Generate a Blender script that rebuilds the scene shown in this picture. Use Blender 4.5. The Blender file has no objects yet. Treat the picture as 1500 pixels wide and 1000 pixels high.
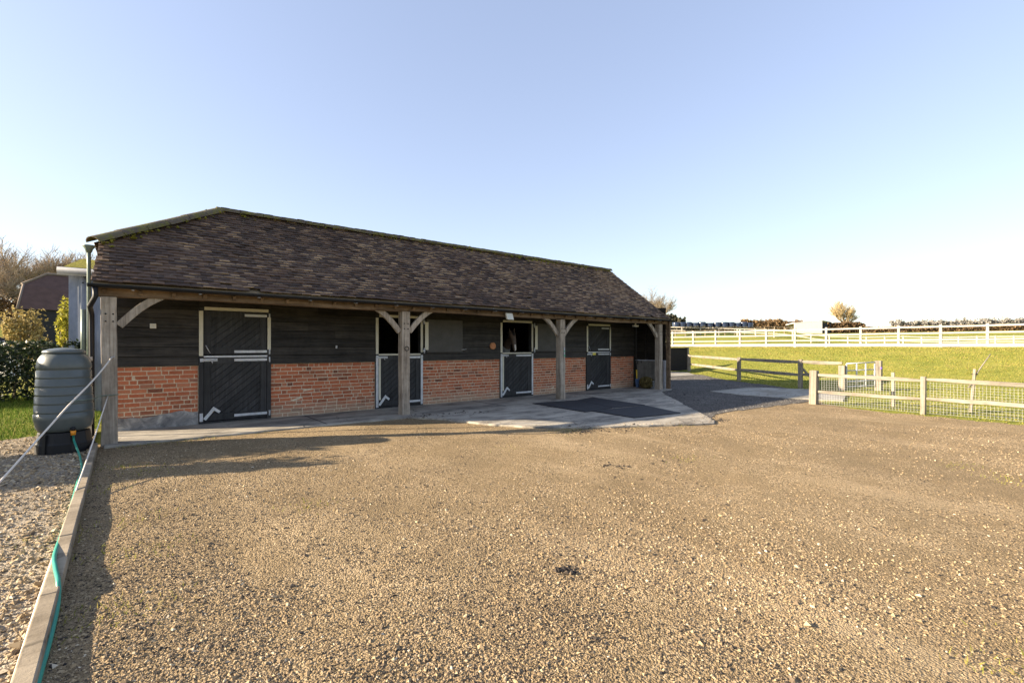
import bpy, bmesh, math, random
import numpy as np
from mathutils import Vector, Matrix

rnd = random.Random(7)
rng = np.random.default_rng(11)
R = math.radians
scene = bpy.context.scene
COL = scene.collection

# ------------------------------------------------------------------ camera frame
# world: X along the stable front, Y away behind it, Z up; the camera stands above the origin
H = 1.45
F = 700.0
FW = Vector((0.6312, 0.7756, 0)).normalized()
RT = Vector((FW.y, -FW.x, 0))
HZ = 507.0


def ray(px):
    return FW + RT * ((px - 750.0) / F)


def at_depth(px, py, d):
    p = ray(px) * d
    return Vector((p.x, p.y, H - (py - HZ) * d / F))


def on_ground(px, py, z=0.0):
    return at_depth(px, py, (H - z) * F / (py - HZ))


def on_front(px, py, Y):
    return at_depth(px, py, Y / ray(px).y)


cam_data = bpy.data.cameras.new('camera')
cam = bpy.data.objects.new('camera', cam_data)
COL.objects.link(cam)
cam.location = (0, 0, H)
cam.rotation_euler = (R(90), 0, -math.atan2(FW.x, FW.y))
cam_data.sensor_width = 36
cam_data.lens = 36 * F / 1500
cam_data.shift_y = 7.0 / 1500
cam_data.clip_end = 3000
cam_data.clip_start = 0.02
scene.camera = cam

# ------------------------------------------------------------------ light
SUN_H = Vector((1, -0.54, 0)).normalized()
ELEV = R(18.5)
w = bpy.data.worlds.new('World')
scene.world = w
w.use_nodes = True
wn = w.node_tree
sky = wn.nodes.new('ShaderNodeTexSky')
sky.sky_type = 'NISHITA'
sky.sun_disc = False
sky.sun_elevation = ELEV
sky.sun_rotation = math.atan2(-SUN_H.x, -SUN_H.y)
sky.altitude = 50
sky.air_density = 1.0
sky.dust_density = 0.8
sky.ozone_density = 2.5
bg = wn.nodes['Background']
gm = wn.nodes.new('ShaderNodeGamma')
gm.inputs[1].default_value = 0.57
hs_ = wn.nodes.new('ShaderNodeHueSaturation')
hs_.inputs['Hue'].default_value = 0.518
hs_.inputs['Saturation'].default_value = 0.98
wn.links.new(sky.outputs[0], gm.inputs[0])
wn.links.new(gm.outputs[0], hs_.inputs['Color'])
wn.links.new(hs_.outputs[0], bg.inputs[0])
bg.inputs[1].default_value = 0.142
sd = bpy.data.lights.new('sun', 'SUN')
sd.energy = 5.0
sd.angle = R(0.5)
sd.color = (1.0, 0.83, 0.61)
so = bpy.data.objects.new('sun', sd)
COL.objects.link(so)
to_sun = Vector((-SUN_H.x * math.cos(ELEV), -SUN_H.y * math.cos(ELEV), math.sin(ELEV)))
so.rotation_euler = to_sun.to_track_quat('Z', 'Y').to_euler()
so.location = to_sun * 60
vs = scene.view_settings
vs.view_transform = 'Standard'
vs.look = 'None'
vs.gamma = 1
vs.exposure = 1.88

# ------------------------------------------------------------------ materials


class Mat:
    def __init__(s, name, rough=0.85, metal=0.0, spec=0.3):
        s.m = bpy.data.materials.new(name)
        s.m.use_nodes = True
        s.t = s.m.node_tree
        s.b = s.t.nodes['Principled BSDF']
        s.b.inputs['Roughness'].default_value = rough
        s.b.inputs['Metallic'].default_value = metal
        s.b.inputs['Specular IOR Level'].default_value = spec
        s.tc = None

    def n(s, kind, **kw):
        nd = s.t.nodes.new(kind)
        for k, v in kw.items():
            setattr(nd, k, v)
        return nd

    def put(s, sock, v):
        if hasattr(v, 'is_output') or isinstance(v, bpy.types.NodeSocket):
            s.t.links.new(v, sock)
        else:
            sock.default_value = v

    def co(s, scale=(1, 1, 1), rot=(0, 0, 0)):
        if s.tc is None:
            s.tc = s.n('ShaderNodeTexCoord')
        mp = s.n('ShaderNodeMapping')
        mp.inputs['Scale'].default_value = scale
        mp.inputs['Rotation'].default_value = rot
        s.t.links.new(s.tc.outputs['Object'], mp.inputs[0])
        return mp.outputs[0]

    def noise(s, scale, detail=4, rough=0.55, vec=None, dist=0.0):
        nd = s.n('ShaderNodeTexNoise')
        nd.inputs['Scale'].default_value = scale
        nd.inputs['Detail'].default_value = detail
        nd.inputs['Roughness'].default_value = rough
        nd.inputs['Distortion'].default_value = dist
        s.t.links.new(vec if vec is not None else s.co(), nd.inputs['Vector'])
        return nd.outputs['Fac']

    def voro(s, scale, out='Distance', feature='F1', vec=None):
        nd = s.n('ShaderNodeTexVoronoi')
        nd.feature = feature
        nd.inputs['Scale'].default_value = scale
        s.t.links.new(vec if vec is not None else s.co(), nd.inputs['Vector'])
        return nd.outputs[out]

    def island(s):
        return s.n('ShaderNodeNewGeometry').outputs['Random Per Island']

    def attr(s, name):
        return s.n('ShaderNodeAttribute', attribute_name=name).outputs['Fac']

    def ramp(s, fac, stops, interp='LINEAR'):
        nd = s.n('ShaderNodeValToRGB')
        cr = nd.color_ramp
        cr.interpolation = interp
        while len(cr.elements) < len(stops):
            cr.elements.new(0.5)
        for e, (p, c) in zip(cr.elements, stops):
            e.position = p
            e.color = (c, c, c, 1) if isinstance(c, (int, float)) else (*c, 1)
        s.put(nd.inputs[0], fac)
        return nd.outputs[0]

    def mix(s, fac, a, b, blend='MIX'):
        nd = s.n('ShaderNodeMix', data_type='RGBA', blend_type=blend)
        s.put(nd.inputs[0], fac)
        for i, v in ((6, a), (7, b)):
            if isinstance(v, (int, float)):
                v = (v, v, v)
            s.put(nd.inputs[i], (*v, 1) if isinstance(v, tuple) else v)
        return nd.outputs[2]

    def math(s, op, a, b=0.0):
        nd = s.n('ShaderNodeMath', operation=op)
        s.put(nd.inputs[0], a)
        s.put(nd.inputs[1], b)
        return nd.outputs[0]

    def sep(s, axis):
        nd = s.n('ShaderNodeSeparateXYZ')
        s.t.links.new(s.co(), nd.inputs[0])
        return nd.outputs[axis]

    def bump(s, h, strength=0.4, dist=0.01):
        nd = s.n('ShaderNodeBump')
        nd.inputs['Strength'].default_value = strength
        nd.inputs['Distance'].default_value = dist
        s.put(nd.inputs['Height'], h)
        s.t.links.new(nd.outputs[0], s.b.inputs['Normal'])

    def col(s, c):
        s.put(s.b.inputs['Base Color'], (*c, 1) if isinstance(c, tuple) else c)
        return s

    def rough(s, v):
        s.put(s.b.inputs['Roughness'], v)


def simple(name, c, rough=0.6, metal=0.0, spec=0.4, var=0.25, scale=14, bump=0.08):
    m = Mat(name, rough, metal, spec)
    n = m.noise(scale, 5)
    m.col(m.mix(n, tuple(x * (1 - var) for x in c), tuple(min(1, x * (1 + var)) for x in c)))
    if bump:
        m.bump(m.noise(scale * 5, 3), bump, 0.004)
    return m.m


def wood(name, dark, light, axis, grain=1.0, rough=0.85, bump=0.5, isl=0.35):
    m = Mat(name, rough, 0, 0.2)
    sc = [26.0 * grain] * 3
    sc[axis] = 1.3 * grain
    v = m.co(tuple(sc))
    a = m.noise(1.0, 6, 0.6, v, 0.6)
    b = m.noise(2.2, 4, 0.5)
    k = m.mix(0.42, a, m.mix(0.5, b, m.noise(9.0, 5, 0.65)))
    c = m.ramp(k, [(0.36, dark), (0.50, tuple((x + y) / 2 for x, y in zip(dark, light))), (0.63, light)])
    i = m.island()
    c = m.mix(isl, c, m.mix(i, (0.45, 0.45, 0.45), (1.3, 1.27, 1.2)), 'MULTIPLY')
    m.col(c)
    m.bump(a, bump, 0.006)
    return m.m


def mat_brick():
    m = Mat('brick', 0.9, 0, 0.15)
    i = m.island()
    c = m.ramp(i, [(0.0, (0.12, 0.042, 0.032)), (0.13, (0.30, 0.082, 0.042)), (0.36, (0.44, 0.118, 0.056)),
                   (0.68, (0.53, 0.160, 0.076)), (0.88, (0.46, 0.19, 0.11)), (1.0, (0.26, 0.11, 0.08))])
    n = m.noise(22, 6, 0.65)
    c = m.mix(m.ramp(n, [(0.35, 0.0), (0.75, 0.55)]), c, (0.50, 0.25, 0.14))
    n2 = m.noise(55, 4)
    c = m.mix(m.ramp(n2, [(0.55, 0.0), (0.8, 0.5)]), c, (0.10, 0.05, 0.04))
    # pale salts along the lowest courses
    z = m.sep('Z')
    low = m.ramp(m.math('ADD', z, m.math('MULTIPLY', m.noise(3.5, 4), 0.32)), [(0.20, 0.75), (0.46, 0.0)])
    c = m.mix(low, c, (0.42, 0.31, 0.22))
    m.col(c)
    m.bump(m.noise(70, 5, 0.7), 0.6, 0.006)
    return m.m


def mat_mortar():
    m = Mat('mortar', 0.95, 0, 0.1)
    n = m.noise(30, 5)
    m.col(m.ramp(n, [(0.3, (0.50, 0.41, 0.29)), (0.7, (0.76, 0.66, 0.50))]))
    m.bump(m.noise(120, 3), 0.5, 0.004)
    return m.m


def mat_tile():
    m = Mat('clay_roof_tile', 0.82, 0, 0.25)
    i = m.island()
    c = m.ramp(i, [(0.0, (0.044, 0.029, 0.021)), (0.35, (0.066, 0.042, 0.030)), (0.6, (0.084, 0.052, 0.036)),
                   (0.85, (0.104, 0.063, 0.041)), (0.97, (0.13, 0.080, 0.050)), (1.0, (0.17, 0.11, 0.066))])
    n = m.noise(1.1, 4, 0.6)
    c = m.mix(m.ramp(n, [(0.46, 0.0), (0.70, 0.55)]), c, m.mix(i, (0.075, 0.050, 0.040), (0.15, 0.098, 0.064)))
    li = m.noise(16, 6, 0.7)
    lich = m.math('MULTIPLY', m.ramp(li, [(0.60, 0.0), (0.70, 0.8)]), m.ramp(m.noise(0.7, 3), [(0.4, 0.1), (0.65, 1.0)]))
    c = m.mix(lich, c, (0.36, 0.32, 0.22))
    # sun glints painted pale on the tile tails, in drifts, more towards the right
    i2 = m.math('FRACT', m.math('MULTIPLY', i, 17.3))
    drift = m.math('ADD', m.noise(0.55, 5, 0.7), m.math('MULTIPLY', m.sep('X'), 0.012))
    tail_glint = m.math('MULTIPLY', m.ramp(m.attr('edge'), [(0.86, 0.0), (0.93, 1.0)]), m.ramp(m.math('ADD', drift, m.math('MULTIPLY', i2, 0.30)), [(0.62, 0.0), (0.80, 0.70)]))  # mask of the painted glints, kept to the tail ends
    c = m.mix(tail_glint, c, m.mix(i2, (0.40, 0.24, 0.13), (0.72, 0.52, 0.32)))
    wh = m.ramp(m.noise(9.0, 5, 0.8, m.co((1, 1.1, 1.3))), [(0.73, 0.0), (0.77, 0.7)])
    c = m.mix(wh, c, (0.45, 0.42, 0.36))
    m.col(c)
    m.bump(m.noise(60, 5, 0.7), 0.5, 0.006)
    return m.m


def mat_ridge():
    m = Mat('mossy_ridge_tile', 0.9, 0, 0.15)
    n = m.noise(6, 6, 0.7)
    i = m.island()
    c = m.mix(i, (0.075, 0.06, 0.052), (0.16, 0.13, 0.10))
    c = m.mix(m.ramp(n, [(0.42, 0.0), (0.60, 0.9)]), c, (0.15, 0.14, 0.035))
    c = m.mix(m.ramp(m.noise(19, 5, 0.7), [(0.55, 0.0), (0.7, 0.6)]), c, (0.30, 0.25, 0.16))
    m.col(c)
    m.bump(m.noise(40, 5, 0.75), 0.8, 0.012)
    return m.m


def mat_gravel_sheet(name, base, dark, light, seed):
    m = Mat(name, 0.95, 0, 0.12)
    v = m.co((1, 1, 1), (0, 0, seed))
    cell = m.voro(78, 'Color', vec=v)
    sepc = m.n('ShaderNodeSeparateColor')
    m.t.links.new(cell, sepc.inputs[0])
    c = m.ramp(sepc.outputs[0], [(0.0, dark), (0.35, base), (0.75, light), (1.0, tuple(x * 1.25 for x in light))])
    soil = m.noise(1.3, 6, 0.65, v)
    c = m.mix(m.ramp(soil, [(0.40, 0.0), (0.62, 0.75)]), c, tuple(b * 0.86 for b in base))
    c = m.mix(m.ramp(m.noise(0.42, 4, 0.6, v), [(0.36, 0.55), (0.60, 0.0)]), c, tuple(b * 0.62 for b in base))
    c = m.mix(m.ramp(m.noise(1.0, 5, 0.7, m.co((0.9, 0.22, 1), (0, 0, 0.5))), [(0.52, 0.0), (0.68, 0.55)]), c, tuple(min(1, x * 1.12) for x in light))
    c = m.mix(m.ramp(m.noise(150, 3, 0.7, v), [(0.35, 0.5), (0.6, 0.0)]), c, dark)
    m.col(c)
    d = m.voro(78, 'Distance', vec=v)
    d2 = m.voro(140, 'Distance', vec=v)
    h = m.math('ADD', m.math('MULTIPLY', d, -1.0), m.math('ADD', m.math('MULTIPLY', d2, -0.5), m.math('MULTIPLY', m.noise(9, 5, 0.7, v), 1.5)))
    m.bump(h, 0.8, 0.018)
    return m.m


def mat_tone(name, stops, rough=0.9, spec=0.15, transl=0.0):
    m = Mat(name, rough, 0, spec)
    t = m.attr('tone')
    c = m.ramp(t, stops)
    m.col(c)
    if transl:
        tr = m.n('ShaderNodeBsdfTranslucent')
        m.put(tr.inputs[0], c)
        mx = m.n('ShaderNodeMixShader')
        mx.inputs[0].default_value = transl
        m.t.links.new(m.b.outputs[0], mx.inputs[1])
        m.t.links.new(tr.outputs[0], mx.inputs[2])
        m.t.links.new(mx.outputs[0], m.t.nodes['Material Output'].inputs[0])
    return m.m


def mat_grass():
    m = Mat('grass_ground', 1.0, 0, 0.05)
    n = m.noise(0.55, 6, 0.65)
    n2 = m.noise(7.0, 6, 0.7)
    c = m.ramp(m.mix(0.5, n, n2), [(0.34, (0.12, 0.14, 0.028)), (0.48, (0.225, 0.235, 0.05)), (0.60, (0.30, 0.27, 0.07)), (0.74, (0.36, 0.23, 0.08))])
    m.col(c)
    m.bump(m.noise(24, 6, 0.8), 0.9, 0.06)
    return m.m


def mat_concrete(name, a, b, dirt):
    m = Mat(name, 0.9, 0, 0.2)
    n = m.noise(1.6, 7, 0.65)
    c = m.ramp(n, [(0.3, a), (0.7, b)])
    c = m.mix(m.ramp(m.noise(0.9, 6, 0.7, m.co((1, 2.2, 1))), [(0.45, 0.0), (0.62, 0.9)]), c, dirt)
    c = m.mix(m.ramp(m.noise(45, 4, 0.7), [(0.55, 0.0), (0.75, 0.5)]), c, tuple(x * 0.5 for x in a))
    wv = m.n('ShaderNodeVectorMath', operation='ADD')
    nz = m.n('ShaderNodeTexNoise')
    nz.inputs['Scale'].default_value = 2.2
    nz.inputs['Detail'].default_value = 6
    m.t.links.new(m.co(), nz.inputs['Vector'])
    m.t.links.new(m.co(), wv.inputs[0])
    m.t.links.new(nz.outputs['Color'], wv.inputs[1])
    ck = m.voro(0.55, 'Distance', 'DISTANCE_TO_EDGE', wv.outputs[0])
    c = m.mix(m.math('MULTIPLY', m.ramp(ck, [(0.004, 0.8), (0.014, 0.0)]), m.ramp(m.noise(1.1, 3), [(0.45, 0.0), (0.6, 1.0)])), c, tuple(x * 0.25 for x in a))
    m.col(c)
    m.bump(m.mix(0.5, m.noise(60, 5, 0.7), m.noise(9, 5)), 0.45, 0.01)
    return m.m


def mat_render_patch():
    m = Mat('cement_render', 0.9, 0, 0.15)
    n = m.noise(5, 7, 0.7, dist=0.8)
    m.col(m.ramp(n, [(0.32, (0.13, 0.13, 0.135)), (0.5, (0.26, 0.255, 0.25)), (0.64, (0.46, 0.45, 0.42))]))
    m.bump(m.noise(25, 6, 0.7), 0.6, 0.01)
    return m.m


def mat_galv():
    m = Mat('galvanised_steel', 0.45, 0.35, 0.5)
    v = m.voro(55, 'Color')
    c = m.mix(0.25, (0.55, 0.57, 0.60), v)
    m.col(m.mix(m.ramp(m.noise(12, 5), [(0.45, 0.0), (0.75, 0.6)]), m.mix(0.8, c, (0.56, 0.58, 0.61)), (0.32, 0.32, 0.33)))
    m.rough(m.ramp(m.noise(20, 3), [(0.3, 0.4), (0.7, 0.65)]))
    return m.m


def mat_horse():
    m = Mat('horse_coat', 0.5, 0, 0.4)
    n = m.noise(9, 4)
    c = m.ramp(n, [(0.3, (0.085, 0.062, 0.050)), (0.7, (0.16, 0.12, 0.10))])
    # white blaze down the face
    x = m.sep('X'); y = m.sep('Y'); z = m.sep('Z')
    a = m.math('LESS_THAN', m.math('ABSOLUTE', x), 0.022)
    b = m.math('LESS_THAN', y, -0.02)
    d = m.math('LESS_THAN', z, 1.50)
    e = m.math('GREATER_THAN', z, 1.30)
    f = m.math('MULTIPLY', m.math('MULTIPLY', a, b), m.math('MULTIPLY', d, e))
    m.col(m.mix(f, c, (0.75, 0.72, 0.68)))
    return m.m


MT = dict(
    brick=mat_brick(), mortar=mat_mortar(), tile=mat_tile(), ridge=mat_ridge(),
    board=wood('black_weatherboard', (0.012, 0.011, 0.010), (0.064, 0.057, 0.050), 0, 1.0, 0.55, 0.9, 0.75),
    board_y=wood('black_side_board', (0.010, 0.009, 0.008), (0.036, 0.031, 0.026), 1, 1.0, 0.75, 0.7, 0.6),
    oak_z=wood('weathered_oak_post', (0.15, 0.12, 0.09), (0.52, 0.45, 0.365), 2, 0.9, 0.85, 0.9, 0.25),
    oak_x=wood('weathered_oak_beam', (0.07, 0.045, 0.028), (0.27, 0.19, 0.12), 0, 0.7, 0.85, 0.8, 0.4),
    batten=wood('eaves_batten', (0.10, 0.075, 0.05), (0.30, 0.23, 0.15), 0, 0.8),
    door=wood('charcoal_door_board', (0.020, 0.021, 0.023), (0.055, 0.056, 0.060), 2, 1.0, 0.55, 0.35, 0.5),
    shutter=simple('dark_grey_ply', (0.080, 0.076, 0.070), 0.75, var=0.35, scale=5),
    trim=simple('cream_metal_trim', (0.62, 0.59, 0.47), 0.5, var=0.12, scale=9),
    galv=mat_galv(),
    iron=simple('black_iron', (0.015, 0.015, 0.015), 0.45, 0.3),
    dark=simple('dark_interior_board', (0.014, 0.012, 0.010), 0.9, var=0.4, scale=6),
    black_plastic=simple('black_plastic', (0.012, 0.012, 0.013), 0.55, spec=0.3, var=0.3),
    zinc=simple('grey_green_pipe', (0.16, 0.20, 0.17), 0.45, 0.2),
    concrete=mat_concrete('porch_concrete', (0.29, 0.262, 0.215), (0.42, 0.385, 0.32), (0.135, 0.125, 0.110)),
    concrete2=mat_concrete('drive_concrete', (0.26, 0.25, 0.22), (0.38, 0.36, 0.31), (0.20, 0.18, 0.14)),
    block=mat_concrete('block_wall_concrete', (0.17, 0.165, 0.15), (0.27, 0.26, 0.235), (0.12, 0.115, 0.10)),
    kerb=mat_concrete('edging_concrete', (0.24, 0.20, 0.145), (0.36, 0.30, 0.22), (0.16, 0.13, 0.09)),
    render=mat_render_patch(),
    rubber=simple('rubber_mat', (0.022, 0.023, 0.027), 0.8, var=0.45, scale=4, bump=0.25),
    gravel=mat_gravel_sheet('yard_gravel', (0.325, 0.238, 0.130), (0.060, 0.046, 0.032), (0.47, 0.36, 0.22), 0.3),
    drive_shade=mat_gravel_sheet('shade_toned_gravel', (0.135, 0.123, 0.112), (0.035, 0.033, 0.031), (0.24, 0.225, 0.205), 0.7),
    gravel2=mat_gravel_sheet('pea_gravel', (0.34, 0.275, 0.195), (0.085, 0.072, 0.055), (0.52, 0.45, 0.34), 1.1),
    stone=mat_tone('gravel_stone', [(0.0, (0.028, 0.026, 0.026)), (0.25, (0.145, 0.110, 0.076)), (0.5, (0.295, 0.215, 0.122)), (0.8, (0.43, 0.335, 0.21)), (1.0, (0.56, 0.475, 0.35))]),
    dstone=mat_tone('grey_road_stone', [(0.0, (0.03, 0.03, 0.03)), (0.3, (0.11, 0.105, 0.10)), (0.7, (0.25, 0.24, 0.22)), (1.0, (0.45, 0.43, 0.40))]),
    grass=mat_grass(),
    blade=mat_tone('grass_blade', [(0.0, (0.10, 0.13, 0.022)), (0.4, (0.225, 0.235, 0.045)), (0.75, (0.33, 0.295, 0.07)), (1.0, (0.40, 0.28, 0.12))], transl=0.35),
    lawn=mat_tone('lawn_blade', [(0.0, (0.045, 0.085, 0.014)), (0.6, (0.10, 0.16, 0.025)), (1.0, (0.20, 0.22, 0.05))], transl=0.35),
    hedge=mat_tone('hedge_leaf', [(0.0, (0.010, 0.018, 0.008)), (0.6, (0.030, 0.050, 0.018)), (1.0, (0.085, 0.11, 0.040))], 0.5, 0.4, 0.2),
    yleaf=mat_tone('yellow_leaf', [(0.0, (0.12, 0.12, 0.015)), (0.6, (0.30, 0.29, 0.035)), (1.0, (0.55, 0.48, 0.08))], 0.7, 0.2, 0.4),
    oleaf=mat_tone('straw_leaf', [(0.0, (0.16, 0.12, 0.045)), (0.6, (0.36, 0.28, 0.11)), (1.0, (0.55, 0.45, 0.20))], 0.8, 0.2, 0.3),
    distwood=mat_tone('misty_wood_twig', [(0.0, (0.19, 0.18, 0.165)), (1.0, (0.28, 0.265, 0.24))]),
    farhedge=mat_tone('winter_hedge_twig', [(0.0, (0.075, 0.05, 0.03)), (0.6, (0.20, 0.13, 0.07)), (1.0, (0.34, 0.23, 0.12))]),
    fartree=mat_tone('distant_wood_twig', [(0.0, (0.05, 0.05, 0.035)), (1.0, (0.12, 0.11, 0.08))]),
    straw=mat_tone('straw', [(0.0, (0.07, 0.05, 0.02)), (0.6, (0.19, 0.15, 0.055)), (1.0, (0.34, 0.27, 0.11))]),
    bark=simple('bare_bark', (0.20, 0.16, 0.11), 0.9, var=0.4, scale=3),
    twig=simple('bare_twig', (0.36, 0.28, 0.185), 0.9, var=0.3, scale=2, bump=0),
    goldtwig=simple('golden_twig', (0.40, 0.31, 0.165), 0.9, var=0.3, scale=2, bump=0),
    white=simple('white_painted_rail', (0.33, 0.305, 0.265), 0.8, var=0.35, scale=6),
    rail=wood('pale_fence_wood', (0.12, 0.105, 0.085), (0.35, 0.31, 0.25), 1, 0.6, 0.9, 0.7, 0.3),
    railz=wood('pale_fence_post_wood', (0.12, 0.105, 0.085), (0.35, 0.31, 0.25), 2, 0.6, 0.9, 0.7, 0.3),
    wire=simple('fence_wire', (0.62, 0.62, 0.60), 0.5, 0.3, bump=0),
    shedgutter=simple('blue_grey_gutter', (0.15, 0.165, 0.20), 0.6),
    butt=None, fibre=None, moss=None,
    barnroof=simple('old_barn_tile', (0.10, 0.058, 0.048), 0.9, var=0.4, scale=2.0, bump=0.2),
    barnwall=simple('tarred_barn_board', (0.022, 0.023, 0.028), 0.8, var=0.4, scale=3),
    barnedge=simple('barn_verge', (0.20, 0.16, 0.13), 0.9),
    bale=simple('dark_blue_wrap', (0.020, 0.032, 0.065), 0.25, 0, 0.6, var=0.5, scale=5, bump=0.4),
    shelter=simple('white_shelter_paint', (0.78, 0.76, 0.72), 0.7, var=0.06, scale=1),
    rope=simple('off_white_rope', (0.66, 0.60, 0.52), 0.85, var=0.15, scale=60, bump=0.6),
    hose=simple('teal_hose', (0.035, 0.27, 0.20), 0.35, var=0.2, scale=20, bump=0),
    orange=simple('orange_plastic', (0.75, 0.27, 0.015), 0.45, bump=0),
    yellow=simple('yellow_plastic', (0.75, 0.50, 0.03), 0.45, bump=0),
    blue=simple('blue_plastic', (0.08, 0.14, 0.26), 0.5, bump=0),
    grey=simple('grey_plastic', (0.35, 0.36, 0.38), 0.5, bump=0),
    ivory=simple('ivory_plastic', (0.66, 0.63, 0.54), 0.5, bump=0),
    terracotta=simple('terracotta', (0.50, 0.22, 0.10), 0.8, var=0.3, scale=30),
    notice=simple('yellow_notice', (0.72, 0.60, 0.10), 0.6, bump=0),
    green=simple('green_label', (0.08, 0.32, 0.16), 0.6, bump=0),
    glass=simple('lamp_glass', (0.55, 0.55, 0.48), 0.15, bump=0),
    horse=mat_horse(),
    mane=simple('black_mane', (0.010, 0.009, 0.008), 0.5),
    greyhair=simple('grey_neck_cover', (0.40, 0.41, 0.43), 0.9, var=0.3, scale=8),
    purple=simple('purple_plastic', (0.16, 0.10, 0.38), 0.5, bump=0),
    stonechip=simple('stone_chip', (0.3, 0.27, 0.22), 0.9, var=0.4, scale=20),
)


def mat_butt():
    m = Mat('green_grey_plastic', 0.34, 0, 0.5)
    n = m.noise(5, 5)
    m.col(m.mix(n, (0.060, 0.072, 0.069), (0.105, 0.120, 0.115)))
    m.rough(m.ramp(m.noise(9, 4), [(0.3, 0.28), (0.7, 0.5)]))
    return m.m


def mat_fibre():
    m = Mat('fibre_cement_sheet', 0.85, 0, 0.2)
    n = m.noise(4, 6, 0.7, m.co((1, 1, 0.35)))
    m.col(m.ramp(n, [(0.3, (0.20, 0.215, 0.24)), (0.6, (0.34, 0.36, 0.39)), (0.8, (0.46, 0.47, 0.49))]))
    m.bump(m.noise(50, 4), 0.3, 0.005)
    return m.m


def mat_moss():
    m = Mat('moss', 1.0, 0, 0.05)
    n = m.noise(9, 6, 0.7)
    m.col(m.ramp(n, [(0.35, (0.10, 0.095, 0.06)), (0.5, (0.20, 0.19, 0.03)), (0.7, (0.36, 0.30, 0.05))]))
    m.bump(m.noise(30, 6, 0.8), 1.0, 0.04)
    return m.m


MT['butt'] = mat_butt(); MT['fibre'] = mat_fibre(); MT['moss'] = mat_moss()

# ------------------------------------------------------------------ mesh building
LOC = {}


def tag(o, label=None, cat=None, group=None, kind=None):
    if label: o['label'] = label
    if cat: o['category'] = cat
    if group: o['group'] = group
    if kind: o['kind'] = kind
    return o


def empty(name, loc, label=None, cat=None, group=None, parent=None):
    o = bpy.data.objects.new(name, None)
    COL.objects.link(o)
    o.empty_display_size = 0.2
    loc = Vector(loc)
    o.location = loc
    if parent:
        o.parent = parent
        o.location = loc - LOC[parent]
    LOC[o] = loc
    return tag(o, label, cat, group)


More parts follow.
